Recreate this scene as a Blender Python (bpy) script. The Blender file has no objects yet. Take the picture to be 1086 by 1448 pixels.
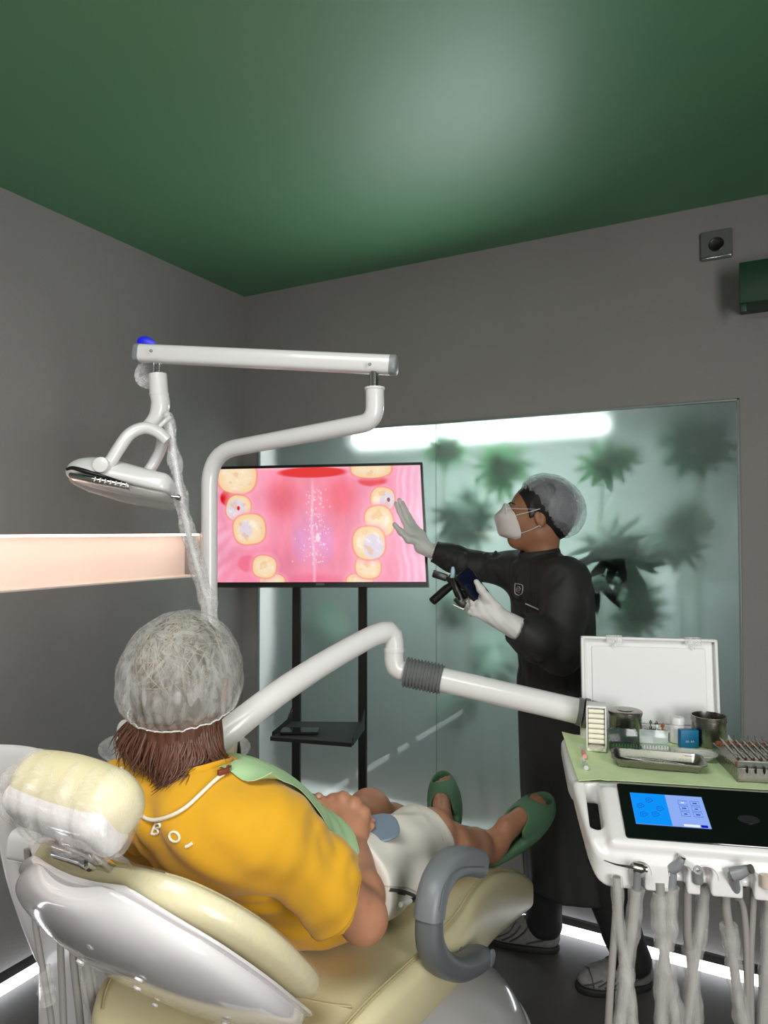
import bpy, bmesh, math, random
import numpy as np
from mathutils import Vector, Matrix, noise
from mathutils.bvhtree import BVHTree
random.seed(7)
RNG = np.random.default_rng(11)
PI = math.pi
SC = bpy.context.scene
COL = SC.collection

# ------------------------------------------------------------------ camera
CAM = np.array([2.209, -2.697, 1.5])
YAW = math.radians(28.1)
PIT = math.radians(1.49)
F = 1004.0
RIGHT = np.array([math.cos(YAW), math.sin(YAW), 0.0])
FWD = np.array([-math.sin(YAW), math.cos(YAW), 0.0])
UP = np.array([0, 0, 1.0])


def ray(px, py):
    a, v = (px - 543) / F, (724 - py) / F
    fh = math.cos(PIT) - math.sin(PIT) * v
    up = math.sin(PIT) + math.cos(PIT) * v
    return RIGHT * a / fh + FWD + UP * up / fh       # unit horizontal depth


def at(px, py, d):
    return CAM + ray(px, py) * d


def ongrid(px, py, axis, val):
    r = ray(px, py)
    return CAM + r * ((val - CAM[axis]) / r[axis])


cd = bpy.data.cameras.new('camera')
cam = bpy.data.objects.new('camera', cd)
COL.objects.link(cam)
cd.sensor_fit = 'VERTICAL'
cd.sensor_height = 24
cd.lens = 24 * F / 1448
cd.clip_start = 0.02
fw3 = FWD * math.cos(PIT) + UP * math.sin(PIT)
up3 = -FWD * math.sin(PIT) + UP * math.cos(PIT)
M = Matrix.Identity(4)
for i in range(3):
    M[i][0], M[i][1], M[i][2], M[i][3] = RIGHT[i], up3[i], -fw3[i], CAM[i]
cam.matrix_world = M
SC.camera = cam
SC.view_settings.view_transform = 'Standard'
SC.view_settings.look = 'None'
SC.view_settings.gamma = 1
SC.view_settings.use_curve_mapping = False
SC.view_settings.exposure = 0.0
SC.cycles.use_denoising = True
SC.cycles.max_bounces = 10
SC.cycles.transparent_max_bounces = 16
SC.cycles.sample_clamp_indirect = 6
SC.cycles.caustics_reflective = False


# ------------------------------------------------------------------ materials
def lin(c):
    return tuple((x / 255 / 12.92) if x / 255 <= .04045 else ((x / 255 + .055) / 1.055) ** 2.4 for x in c)


def nd(t, kind, **kw):
    n = t.nodes.new(kind)
    for k, v in kw.items():
        if k in n.inputs:
            n.inputs[k].default_value = v
        else:
            setattr(n, k, v)
    return n


def mat(name, rgb, rough=.5, metal=0., coat=0., spec=.5, var=0., vscale=6., bump=0., bscale=60., bdetail=4., rvar=0., sss=0., stretch=None, sheen=0.):
    m = bpy.data.materials.new(name)
    m.use_nodes = True
    t = m.node_tree
    b = t.nodes['Principled BSDF']
    c = lin(rgb)
    b.inputs['Base Color'].default_value = (*c, 1)
    b.inputs['Roughness'].default_value = rough
    b.inputs['Metallic'].default_value = metal
    b.inputs['Coat Weight'].default_value = coat
    b.inputs['Coat Roughness'].default_value = .06
    b.inputs['Specular IOR Level'].default_value = spec
    if sheen:
        b.inputs['Sheen Weight'].default_value = sheen
    if sss:
        b.inputs['Subsurface Weight'].default_value = sss
        b.inputs['Subsurface Radius'].default_value = (.012, .005, .003)
        b.inputs['Subsurface Scale'].default_value = 1
    tc = nd(t, 'ShaderNodeTexCoord')
    vec = tc.outputs['Object']
    if stretch:
        mp = nd(t, 'ShaderNodeMapping')
        mp.inputs['Scale'].default_value = stretch
        t.links.new(vec, mp.inputs['Vector'])
        vec = mp.outputs['Vector']
    if var or rvar:
        n = nd(t, 'ShaderNodeTexNoise', Scale=vscale, Detail=5., Roughness=.6)
        t.links.new(vec, n.inputs['Vector'])
        if var:
            r = nd(t, 'ShaderNodeMapRange')
            r.inputs['From Min'].default_value, r.inputs['From Max'].default_value = .3, .7
            r.inputs['To Min'].default_value, r.inputs['To Max'].default_value = 1 - var, 1 + var
            t.links.new(n.outputs['Fac'], r.inputs['Value'])
            mx = nd(t, 'ShaderNodeMix', data_type='RGBA', blend_type='MULTIPLY')
            mx.inputs[0].default_value = 1
            mx.inputs[6].default_value = (*c, 1)
            t.links.new(r.outputs['Result'], mx.inputs[7])
            t.links.new(mx.outputs[2], b.inputs['Base Color'])
        if rvar:
            r2 = nd(t, 'ShaderNodeMapRange')
            r2.inputs['To Min'].default_value, r2.inputs['To Max'].default_value = max(0, rough - rvar), min(1, rough + rvar)
            t.links.new(n.outputs['Fac'], r2.inputs['Value'])
            t.links.new(r2.outputs['Result'], b.inputs['Roughness'])
    if bump:
        n2 = nd(t, 'ShaderNodeTexNoise', Scale=bscale, Detail=bdetail, Roughness=.6)
        t.links.new(vec, n2.inputs['Vector'])
        bp = nd(t, 'ShaderNodeBump', Strength=bump, Distance=.004)
        t.links.new(n2.outputs['Fac'], bp.inputs['Height'])
        t.links.new(bp.outputs['Normal'], b.inputs['Normal'])
    return m


def emit(name, rgb, s):
    m = bpy.data.materials.new(name)
    m.use_nodes = True
    t = m.node_tree
    t.nodes.clear()
    e = nd(t, 'ShaderNodeEmission', Strength=s)
    e.inputs['Color'].default_value = (*lin(rgb), 1)
    o = nd(t, 'ShaderNodeOutputMaterial')
    t.links.new(e.outputs[0], o.inputs[0])
    return m


def film(name, rgb, alpha, rough=.15, spec=1., crinkle=.6, cscale=60., streak=0., stretch=(1, 1, 1), transl=0.):
    """clear plastic film / thin cloth: part see-through, part milky, part gloss"""
    m = bpy.data.materials.new(name)
    m.use_nodes = True
    t = m.node_tree
    b = t.nodes['Principled BSDF']
    o = t.nodes['Material Output']
    b.inputs['Base Color'].default_value = (*lin(rgb), 1)
    b.inputs['Roughness'].default_value = rough
    b.inputs['Specular IOR Level'].default_value = spec
    tc = nd(t, 'ShaderNodeTexCoord')
    mp = nd(t, 'ShaderNodeMapping')
    mp.inputs['Scale'].default_value = stretch
    t.links.new(tc.outputs['Object'], mp.inputs['Vector'])
    n = nd(t, 'ShaderNodeTexNoise', Scale=cscale, Detail=6., Roughness=.65, Distortion=1.2)
    t.links.new(mp.outputs['Vector'], n.inputs['Vector'])
    bp = nd(t, 'ShaderNodeBump', Strength=crinkle, Distance=.0016)
    t.links.new(n.outputs['Fac'], bp.inputs['Height'])
    t.links.new(bp.outputs['Normal'], b.inputs['Normal'])
    surf = b.outputs[0]
    if transl:
        tl = nd(t, 'ShaderNodeBsdfTranslucent')
        tl.inputs['Color'].default_value = (*lin(rgb), 1)
        m0 = nd(t, 'ShaderNodeMixShader')
        m0.inputs[0].default_value = transl
        t.links.new(surf, m0.inputs[1])
        t.links.new(tl.outputs[0], m0.inputs[2])
        surf = m0.outputs[0]
    tr = nd(t, 'ShaderNodeBsdfTransparent')
    mx = nd(t, 'ShaderNodeMixShader')
    mr = nd(t, 'ShaderNodeMapRange')
    mr.inputs['From Min'].default_value, mr.inputs['From Max'].default_value = .35, .65
    mr.inputs['To Min'].default_value, mr.inputs['To Max'].default_value = max(0, alpha - streak), min(1, alpha + streak)
    t.links.new(n.outputs['Fac'], mr.inputs['Value'])
    t.links.new(mr.outputs['Result'], mx.inputs[0])
    t.links.new(tr.outputs[0], mx.inputs[1])
    t.links.new(surf, mx.inputs[2])
    t.links.new(mx.outputs[0], o.inputs[0])
    return m


# ------------------------------------------------------------------ shapes: every builder returns (verts, faces)
def join(*ms):
    V, Fc, n = [], [], 0
    for v, f in ms:
        v = np.asarray(v, float)
        V.append(v)
        Fc += [tuple(int(i) + n for i in q) for q in f]
        n += len(v)
    return (np.vstack(V) if V else np.zeros((0, 3))), Fc


def xf(m, R=None, loc=(0, 0, 0), s=1.):
    v = np.asarray(m[0], float) * s
    if R is not None:
        v = v @ np.asarray(R, float).T
    return v + np.asarray(loc, float), m[1]


def frame(x, y, z):
    """rotation whose columns are the three axes"""
    return np.array([x, y, z], float).T


def unit(v):
    v = np.asarray(v, float)
    return v / (np.linalg.norm(v) + 1e-12)


def basis(zdir, hint=(0, 0, 1)):
    z = unit(zdir)
    h = np.asarray(hint, float)
    if abs(np.dot(unit(h), z)) > .98:
        h = np.array([1., 0, 0])
    x = unit(np.cross(h, z))
    return frame(x, np.cross(z, x), z)


def rz(a):
    c, s = math.cos(a), math.sin(a)
    return np.array([[c, -s, 0], [s, c, 0], [0, 0, 1.]])


def rx(a):
    c, s = math.cos(a), math.sin(a)
    return np.array([[1, 0, 0], [0, c, -s], [0, s, c.real]])


def ry(a):
    c, s = math.cos(a), math.sin(a)
    return np.array([[c, 0, s], [0, 1, 0], [-s, 0, c]])


def rbox(c, half, r=.005, seg=2, R=None):
    bm = bmesh.new()
    bmesh.ops.create_cube(bm, size=2)
    for v in bm.verts:
        v.co = Vector((v.co.x * half[0], v.co.y * half[1], v.co.z * half[2]))
    r = min(r, min(half) * .98)
    if r > 0:
        bmesh.ops.bevel(bm, geom=bm.edges[:], offset=r, segments=seg, profile=.5, affect='EDGES')
    bm.verts.index_update()
    m = (np.array([v.co[:] for v in bm.verts]), [tuple(v.index for v in f.verts) for f in bm.faces])
    bm.free()
    return xf(m, R, c)


def spline(P, n=8):
    """Catmull-Rom through the points"""
    P = np.asarray(P, float)
    Q = np.vstack([2 * P[0] - P[1], P, 2 * P[-1] - P[-2]])
    out = []
    for i in range(1, len(Q) - 2):
        for k in range(n):
            t = k / n
            a, b, c, d = Q[i - 1], Q[i], Q[i + 1], Q[i + 2]
            out.append(.5 * ((2 * b) + (c - a) * t + (2 * a - 5 * b + 4 * c - d) * t * t + (3 * b - a - 3 * c + d) * t ** 3))
    out.append(P[-1])
    return np.array(out)


def fillet(P, r, n=6):
    """polyline with rounded corners"""
    P = [np.asarray(p, float) for p in P]
    out = [P[0]]
    for i in range(1, len(P) - 1):
        a, b, c = P[i - 1], P[i], P[i + 1]
        rr = r[i - 1] if isinstance(r, (list, tuple)) else r
        la, lc = np.linalg.norm(a - b), np.linalg.norm(c - b)
        rr = min(rr, la * .49, lc * .49)
        p, q = b + (a - b) / la * rr, b + (c - b) / lc * rr
        for k in range(n + 1):
            t = k / n
            out.append((1 - t) ** 2 * p + 2 * t * (1 - t) * b + t * t * q)
    out.append(P[-1])
    return np.array(out)


def sweep(P, sec, cap=True, hint=None):
    """sec(i, t) -> (n,2) outline in the local frame; parallel transport along P"""
    P = np.asarray(P, float)
    n = len(P)
    T = np.gradient(P, axis=0)
    T /= np.linalg.norm(T, axis=1)[:, None] + 1e-12
    B = basis(T[0], hint if hint is not None else (0, 0, 1))
    x = B[:, 0]
    V, Fc = [], []
    L = np.concatenate([[0], np.cumsum(np.linalg.norm(np.diff(P, axis=0), axis=1))])
    L /= L[-1]
    for i in range(n):
        x = unit(x - T[i] * np.dot(x, T[i]))
        y = np.cross(T[i], x)
        s = sec(i, L[i])
        V.append(P[i] + s[:, :1] * x + s[:, 1:] * y)
    m = len(V[0])
    for i in range(n - 1):
        for k in range(m):
            a, b = i * m + k, i * m + (k + 1) % m
            Fc.append((a, b, b + m, a + m))
    V = np.vstack(V)
    if cap:
        Fc.append(tuple(range(m))[::-1])
        Fc.append(tuple(range((n - 1) * m, n * m)))
    return V, Fc


def tube(P, r, seg=16, cap=True, wob=0., rnd=0.):
    """r: number, list over points or function of 0..1"""
    a = np.linspace(0, 2 * PI, seg, endpoint=False)
    cs = np.stack([np.cos(a), np.sin(a)], 1)

    def sec(i, t):
        rr = r(t) if callable(r) else (np.interp(t, np.linspace(0, 1, len(r)), r) if hasattr(r, '__len__') else r)
        if wob:
            k = 1 + wob * (np.sin(3 * a + t * 23 + rnd) * .5 + np.sin(2 * a - t * 41 + rnd * 2) * .5 + .6 * np.sin(t * 60 + rnd * 3))
            return cs * (rr * k)[:, None]
        return cs * rr
    return sweep(P, sec, cap)


def lathe(prof, c=(0, 0, 0), R=None, seg=32, cap=True):
    """prof: list of (radius, z)"""
    a = np.linspace(0, 2 * PI, seg, endpoint=False)
    V, Fc = [], []
    for r, z in prof:
        V.append(np.stack([r * np.cos(a), r * np.sin(a), np.full(seg, z)], 1))
    for i in range(len(prof) - 1):
        for k in range(seg):
            p, q = i * seg + k, i * seg + (k + 1) % seg
            Fc.append((p, q, q + seg, p + seg))
    if cap:
        Fc.append(tuple(range(seg))[::-1])
        Fc.append(tuple(range((len(prof) - 1) * seg, len(prof) * seg)))
    return xf((np.vstack(V), Fc), R, c)


def sup(n, ex, w, h):
    """superellipse outline"""
    a = np.linspace(0, 2 * PI, n, endpoint=False)
    c, s = np.cos(a), np.sin(a)
    return np.stack([np.sign(c) * np.abs(c) ** (2 / ex) * w, np.sign(s) * np.abs(s) ** (2 / ex) * h], 1)


def skinrings(rings, cap=True):
    m = len(rings[0])
    Fc = []
    for i in range(len(rings) - 1):
        for k in range(m):
            a, b = i * m + k, i * m + (k + 1) % m
            Fc.append((a, b, b + m, a + m))
    if cap:
        Fc.append(tuple(range(m))[::-1])
        Fc.append(tuple(range((len(rings) - 1) * m, len(rings) * m)))
    return np.vstack(rings), Fc


def extrude(outline, d, R=None, c=(0, 0, 0), bev=0.):
    """flat outline in local xy, thickness d along local z, edges eased by bev"""
    o = np.asarray(outline, float)
    cen = o.mean(0)
    z0 = np.zeros((len(o), 1))
    if bev:
        nrm = np.roll(o, -1, 0) - np.roll(o, 1, 0)
        nrm = np.stack([nrm[:, 1], -nrm[:, 0]], 1)
        nrm /= np.linalg.norm(nrm, axis=1)[:, None] + 1e-9
        if np.sum((o - cen) * nrm) < 0:
            nrm = -nrm
        i = o - nrm * bev
        rings = [np.hstack([i, z0]), np.hstack([o, z0 + bev]), np.hstack([o, z0 + d - bev]), np.hstack([i, z0 + d])]
    else:
        rings = [np.hstack([o, z0]), np.hstack([o, z0 + d])]
    return xf(skinrings(rings), R, c)


def rrect(w, h, r, n=6):
    P = []
    for cx, cy, a0 in ((w - r, h - r, 0), (-w + r, h - r, 90), (-w + r, -h + r, 180), (w - r, -h + r, 270)):
        for k in range(n + 1):
            a = math.radians(a0 + 90 * k / n)
            P.append((cx + r * math.cos(a), cy + r * math.sin(a)))
    return np.array(P)


def sheet(G, th=.001):
    """grid of points (n,m,3) given a thickness"""
    G = np.asarray(G, float)
    n, m = G.shape[:2]
    du = np.gradient(G, axis=0)
    dv = np.gradient(G, axis=1)
    N = np.cross(du, dv)
    N /= np.linalg.norm(N, axis=2)[..., None] + 1e-12
    A, B = (G + N * th / 2).reshape(-1, 3), (G - N * th / 2).reshape(-1, 3)
    Fc = []
    o = n * m
    for i in range(n - 1):
        for j in range(m - 1):
            a = i * m + j
            q = (a, a + m, a + m + 1, a + 1)
            Fc.append(q)
            Fc.append(tuple(o + k for k in q[::-1]))
    for j in range(m - 1):
        Fc.append((j, j + 1, o + j + 1, o + j))
        a = (n - 1) * m + j
        Fc.append((a + 1, a, o + a, o + a + 1))
    for i in range(n - 1):
        a = i * m
        Fc.append((a + m, a, o + a, o + a + m))
        a = i * m + m - 1
        Fc.append((a, a + m, o + a + m, o + a))
    return np.vstack([A, B]), Fc


# ------------------------------------------------------------------ objects
ROOTLOC = {}


def _mesh(name, m, material, loc, sharp=38, fix=True):
    me = bpy.data.meshes.new(name)
    v = np.asarray(m[0], float) - np.asarray(loc, float)
    me.from_pydata(v.tolist(), [], m[1] if isinstance(m[1], list) else m[1].tolist())
    if fix:
        bm = bmesh.new()
        bm.from_mesh(me)
        bmesh.ops.recalc_face_normals(bm, faces=bm.faces[:])
        bm.to_mesh(me)
        bm.free()
    me.shade_smooth()
    if sharp:
        me.set_sharp_from_angle(angle=math.radians(sharp))
    if material is not None:
        me.materials.append(material)
    return me


def tagit(o, label, cat, group=None, kind=None):
    if label:
        o['label'] = label
    if cat:
        o['category'] = cat
    if group:
        o['group'] = group
    if kind:
        o['kind'] = kind
    return o


def thing(name, label, cat, loc, group=None):
    o = bpy.data.objects.new(name, None)
    o.empty_display_size = .05
    COL.objects.link(o)
    o.location = tuple(float(x) for x in loc)
    ROOTLOC[o.name] = np.asarray(loc, float)
    return tagit(o, label, cat, group)


def part(name, m, material, parent, label=None, sharp=38, fix=True, kind=None):
    loc = ROOTLOC[parent.name]
    o = bpy.data.objects.new(name, _mesh(name, m, material, loc, sharp, fix))
    COL.objects.link(o)
    o.parent = parent
    ROOTLOC[o.name] = loc
    if label:
        o['label'] = label
    if kind:
        o['kind'] = kind
    return o


def solo(name, m, material, label, cat, group=None, kind=None, sharp=38, fix=True, loc=None):
    v = np.asarray(m[0], float)
    if loc is None:
        loc = np.array([(v[:, 0].min() + v[:, 0].max()) / 2, (v[:, 1].min() + v[:, 1].max()) / 2, v[:, 2].min()])
    o = bpy.data.objects.new(name, _mesh(name, m, material, loc, sharp, fix))
    o.location = tuple(float(x) for x in loc)
    COL.objects.link(o)
    ROOTLOC[o.name] = np.asarray(loc, float)
    return tagit(o, label, cat, group, kind)


def struct(name, m, material, parent=None, sharp=38):
    if parent is not None:
        return part(name, m, material, parent, None, sharp)
    return solo(name, m, material, None, None, None, 'structure', sharp, loc=(0, 0, 0))


def copytree(root, loc, label=None, rot=0.):
    r = root.copy()
    COL.objects.link(r)
    r.location = tuple(float(x) for x in loc)
    r.rotation_euler = (0, 0, rot)
    if label:
        r['label'] = label
    for ch in list(root.children):
        c = ch.copy()
        COL.objects.link(c)
        c.parent = r
        for g in list(ch.children):
            d = g.copy()
            COL.objects.link(d)
            d.parent = c
    return r


# ------------------------------------------------------------------ implicit surfaces -> one closed skin
def _n(a):
    return np.sqrt(np.einsum('ij,ij->i', a, a))


def cap_(a, b, ra, rb=None):
    a, b = np.asarray(a, np.float32), np.asarray(b, np.float32)
    rb = ra if rb is None else rb
    ba = b - a
    L = float(ba @ ba) + 1e-12

    def f(P):
        pa = P - a
        t = np.clip(pa @ ba / L, 0, 1)
        return _n(pa - t[:, None] * ba) - (ra + t * (rb - ra))
    return f


def ell_(c, r, R=None):
    c, r = np.asarray(c, np.float32), np.asarray(r, np.float32)
    R = None if R is None else np.asarray(R, np.float32)

    def f(P):
        q = P - c
        if R is not None:
            q = q @ R
        k0 = _n(q / r)
        k1 = _n(q / (r * r)) + 1e-9
        return k0 * (k0 - 1) / k1
    return f


def box_(c, h, rad=.01, R=None):
    c, h = np.asarray(c, np.float32), np.asarray(h, np.float32) - rad
    R = None if R is None else np.asarray(R, np.float32)

    def f(P):
        q = P - c
        if R is not None:
            q = q @ R
        q = np.abs(q) - h
        return _n(np.maximum(q, 0)) + np.minimum(q.max(1), 0) - rad
    return f


def plane_(p, n):
    p, n = np.asarray(p, np.float32), np.asarray(unit(n), np.float32)
    return lambda P: (P - p) @ n


def chain_(pts, rs, k=.01):
    fs = [cap_(pts[i], pts[i + 1], rs[i], rs[i + 1]) for i in range(len(pts) - 1)]

    def f(P):
        d = fs[0](P)
        for g in fs[1:]:
            d = smin(d, g(P), k)
        return d
    return f


def smin(a, b, k):
    if k <= 0:
        return np.minimum(a, b)
    h = np.maximum(k - np.abs(a - b), 0) / k
    return np.minimum(a, b) - h * h * k * .25


def smax(a, b, k):
    return -smin(-a, -b, k)


class Sdf:
    def __init__(s):
        s.ops = []

    def add(s, f, k=.02):
        s.ops.append(('u', f, k))
        return s

    def cut(s, f, k=.006):
        s.ops.append(('c', f, k))
        return s

    def keep(s, f, k=.006):
        s.ops.append(('i', f, k))
        return s

    def warp(s, f):
        s.ops.append(('w', f, 0))
        return s

    def __call__(s, P):
        d = np.full(len(P), 9., np.float32)
        for o, f, k in s.ops:
            if o == 'u':
                d = smin(d, f(P), k)
            elif o == 'c':
                d = smax(d, -f(P), k)
            elif o == 'i':
                d = smax(d, f(P), k)
            else:
                d = d + f(P, d)
        return d

    def mesh(s, lo, hi, h, relax=1):
        lo, hi = np.asarray(lo, float), np.asarray(hi, float)
        B = 6
        nb = np.ceil((hi - lo) / (h * B)).astype(int) + 1
        ax = [lo[i] + (np.arange(nb[i]) + .5) * h * B for i in range(3)]
        G = np.stack(np.meshgrid(*ax, indexing='ij'), -1).reshape(-1, 3).astype(np.float32)
        dc = np.concatenate([s(G[i:i + 400000]) for i in range(0, len(G), 400000)]).reshape(nb)
        act = np.abs(dc) < h * B * 1.9
        D = np.repeat(np.repeat(np.repeat(dc, B, 0), B, 1), B, 2).astype(np.float32)
        mk = np.repeat(np.repeat(np.repeat(act, B, 0), B, 1), B, 2)
        I = np.argwhere(mk)
        val = np.empty(len(I), np.float32)
        for i in range(0, len(I), 400000):
            P = (lo + (I[i:i + 400000] + .5) * h).astype(np.float32)
            val[i:i + 400000] = s(P)
        D[mk] = val
        return nets(D, lo + .5 * h, h, relax)


def nets(D, lo, h, relax=1):
    ins = D < 0
    c = np.zeros(tuple(np.array(D.shape) - 1), np.uint8)
    offs = [(i, j, k) for i in (0, 1) for j in (0, 1) for k in (0, 1)]
    sh = c.shape
    for o in offs:
        c += ins[o[0]:o[0] + sh[0], o[1]:o[1] + sh[1], o[2]:o[2] + sh[2]]
    cells = np.argwhere((c > 0) & (c < 8))
    idx = np.full(sh, -1, np.int32)
    idx[tuple(cells.T)] = np.arange(len(cells))
    val = {o: D[cells[:, 0] + o[0], cells[:, 1] + o[1], cells[:, 2] + o[2]] for o in offs}
    acc = np.zeros((len(cells), 3))
    cnt = np.zeros(len(cells))
    for o in offs:
        for a in range(3):
            if o[a] == 0:
                p = list(o)
                p[a] = 1
                va, vb = val[o], val[tuple(p)]
                x = (va < 0) != (vb < 0)
                t = np.where(x, va / np.where(x, va - vb, 1), 0)
                q = np.array(o, float)[None] + np.zeros((len(cells), 3))
                q[:, a] = t
                acc += q * x[:, None]
                cnt += x
    V = lo + (cells + acc / cnt[:, None]) * h
    quads = []
    for a in range(3):
        b, d = (a + 1) % 3, (a + 2) % 3
        sl0 = [slice(None)] * 3
        sl1 = [slice(None)] * 3
        sl0[a], sl1[a] = slice(0, -1), slice(1, None)
        e = np.argwhere(ins[tuple(sl0)] != ins[tuple(sl1)])
        e = e[(e[:, b] > 0) & (e[:, d] > 0) & (e[:, b] < sh[b]) & (e[:, d] < sh[d])]
        flip = ins[tuple(e.T)]
        eb, ed = np.zeros(3, int), np.zeros(3, int)
        eb[b], ed[d] = 1, 1
        q = np.stack([idx[tuple((e - eb - ed).T)], idx[tuple((e - ed).T)], idx[tuple(e.T)], idx[tuple((e - eb).T)]], 1)
        q[~flip] = q[~flip][:, ::-1]
        quads.append(q)
    Q = np.vstack(quads)
    Q = Q[(Q >= 0).all(1)]
    for _ in range(relax):
        S = np.zeros_like(V)
        n = np.zeros(len(V))
        for i in range(4):
            j = (i + 1) % 4
            np.add.at(S, Q[:, i], V[Q[:, j]])
            np.add.at(S, Q[:, j], V[Q[:, i]])
            np.add.at(n, Q[:, i], 1)
            np.add.at(n, Q[:, j], 1)
        V = V * .5 + .5 * S / np.maximum(n, 1)[:, None]
    return V, Q


def bvh_of(m):
    v, f = m
    f = f if isinstance(f, list) else f.tolist()
    return BVHTree.FromPolygons([tuple(p) for p in np.asarray(v, float)], f)

# ================================================================== materials used in the place
WALL = mat('grey_plaster', (139, 136, 134), .82, spec=.25, var=.05, vscale=2.2, bump=.35, bscale=110)
CEIL = mat('green_satin_paint', (74, 128, 88), .46, spec=1.0, var=.04, vscale=1.1)
FLOOR = mat('dark_polished_concrete', (74, 71, 68), .52, spec=.4, var=.16, vscale=3.2, rvar=.1, bump=.05, bscale=30)
GAP = mat('shadow_gap', (32, 32, 32), .8)
NICHE = mat('niche_white_paint', (236, 226, 218), .7)
WHITEP = mat('white_gloss_plastic', (226, 224, 224), .22, coat=.5, spec=.5)
WHITEM = mat('white_lacquered_metal', (222, 221, 219), .28, coat=.3)
GREYP = mat('grey_plastic', (128, 132, 134), .38)
CHROME = mat('chrome', (205, 205, 205), .12, 1.)
STEEL = mat('brushed_steel', (156, 152, 144), .28, 1., rvar=.08, vscale=30)
BLACKP = mat('black_plastic', (14, 14, 15), .35)
BLACKM = mat('black_powder_coat', (13, 13, 13), .45)
BLUE = mat('blue_plastic_tab', (14, 24, 225), .4)
CLEAR = film('clear_plastic_sleeve', (235, 235, 235), .3, .12, .9, .7, 55., .16)
TUBE_L = emit('tube_light', (238, 247, 250), 700.)
STRIP_L = emit('floor_tube_light', (244, 248, 255), 5.5)
LED_L = emit('warm_led_strip', (255, 216, 198), 11.)

# ================================================================== the room
def quad(a, b, c, d):
    return np.array([a, b, c, d], float), [(0, 1, 2, 3)]

RX, RY, H = 3.7, -4.9, 2.634
struct('floor', rbox((RX / 2, RY / 2 + .35, -.05), (RX / 2 + .2, -RY / 2 + .55, .05), 0), FLOOR)
struct('ceiling', rbox((RX / 2, RY / 2 + .35, H + .05), (RX / 2 + .2, -RY / 2 + .55, .05), 0), CEIL)
# glazed opening of the back wall
gx0 = ongrid(364, 900, 1, 0.)[0]
gx1 = ongrid(1046, 600, 1, 0.)[0]
gz1 = ongrid(1040, 563.5, 1, 0.)[2]
gz0 = .305
T = .12
bw = [rbox(((gx0) / 2 - .06, T / 2, (H + .06) / 2), (gx0 / 2 + .06, T / 2, (H - .06) / 2), 0),
      rbox(((gx1 + RX) / 2, T / 2, (H + .06) / 2), ((RX - gx1) / 2, T / 2, (H - .06) / 2), 0),
      rbox(((gx0 + gx1) / 2, T / 2, (gz1 + H) / 2), ((gx1 - gx0) / 2, T / 2, (H - gz1) / 2), 0),
      rbox(((gx0 + gx1) / 2, T / 2, (gz0 + .06) / 2), ((gx1 - gx0) / 2, T / 2, (gz0 - .06) / 2), 0)]
struct('wall_back', join(*bw), WALL)
# left wall with its lit niche and shadow gap
nz0, nz1, ny1 = 1.295, 1.487, -.27
lw = [rbox((-.06, RY / 2, (.06 + nz0) / 2), (.06, -RY / 2, (nz0 - .06) / 2), 0),
      rbox((-.06, RY / 2, (nz1 + H) / 2), (.06, -RY / 2, (H - nz1) / 2), 0),
      rbox((-.06, ny1 / 2, (nz0 + nz1) / 2), (.06, -ny1 / 2, (nz1 - nz0) / 2), 0)]
wl = struct('wall_left', join(*lw), WALL)
struct('niche_lining', rbox((-.125, (RY + ny1) / 2, (nz0 + nz1) / 2), (.01, (ny1 - RY) / 2, (nz1 - nz0) / 2), 0), NICHE, wl)
struct('niche_ledge', rbox((-.06, (RY + ny1) / 2, nz0 + .003), (.058, (ny1 - RY) / 2, .003), 0), NICHE, wl)
struct('wall_right', rbox((RX + .06, RY / 2, H / 2), (.06, -RY / 2, H / 2), 0), WALL)
struct('wall_rear', rbox((RX / 2, RY - .06, H / 2), (RX / 2 + .12, .06, H / 2), 0), WALL)
struct('baseboard_back', rbox((RX / 2, .1, .03), (RX / 2, .005, .03), 0), GAP)
struct('baseboard_left', rbox((-.1, RY / 2, .03), (.005, -RY / 2, .03), 0), GAP)

# ---- the frosted pane: two faces of one sheet of glass
def frosted(front):
    m = bpy.data.materials.new('frosted_glass_front' if front else 'frosted_glass_back')
    m.use_nodes = True
    t = m.node_tree
    t.nodes.clear()
    o = nd(t, 'ShaderNodeOutputMaterial')
    rf = nd(t, 'ShaderNodeBsdfRefraction', Roughness=.58 if front else .05, IOR=1.30)
    rf.inputs['Color'].default_value = (.93, .962, .945, 1)
    if not front:
        t.links.new(rf.outputs[0], o.inputs[0])
        return m
    tl = nd(t, 'ShaderNodeBsdfTranslucent')
    tl.inputs['Color'].default_value = (.74, .79, .775, 1)
    gl = nd(t, 'ShaderNodeBsdfGlossy', Roughness=.012)
    m2 = nd(t, 'ShaderNodeMixShader')
    m2.inputs[0].default_value = .25
    m3 = nd(t, 'ShaderNodeMixShader')
    fr = nd(t, 'ShaderNodeFresnel', IOR=1.40)
    t.links.new(rf.outputs[0], m2.inputs[1])
    t.links.new(tl.outputs[0], m2.inputs[2])
    t.links.new(fr.outputs[0], m3.inputs[0])
    t.links.new(m2.outputs[0], m3.inputs[1])
    t.links.new(gl.outputs[0], m3.inputs[2])
    t.links.new(m3.outputs[0], o.inputs[0])
    return m

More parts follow.
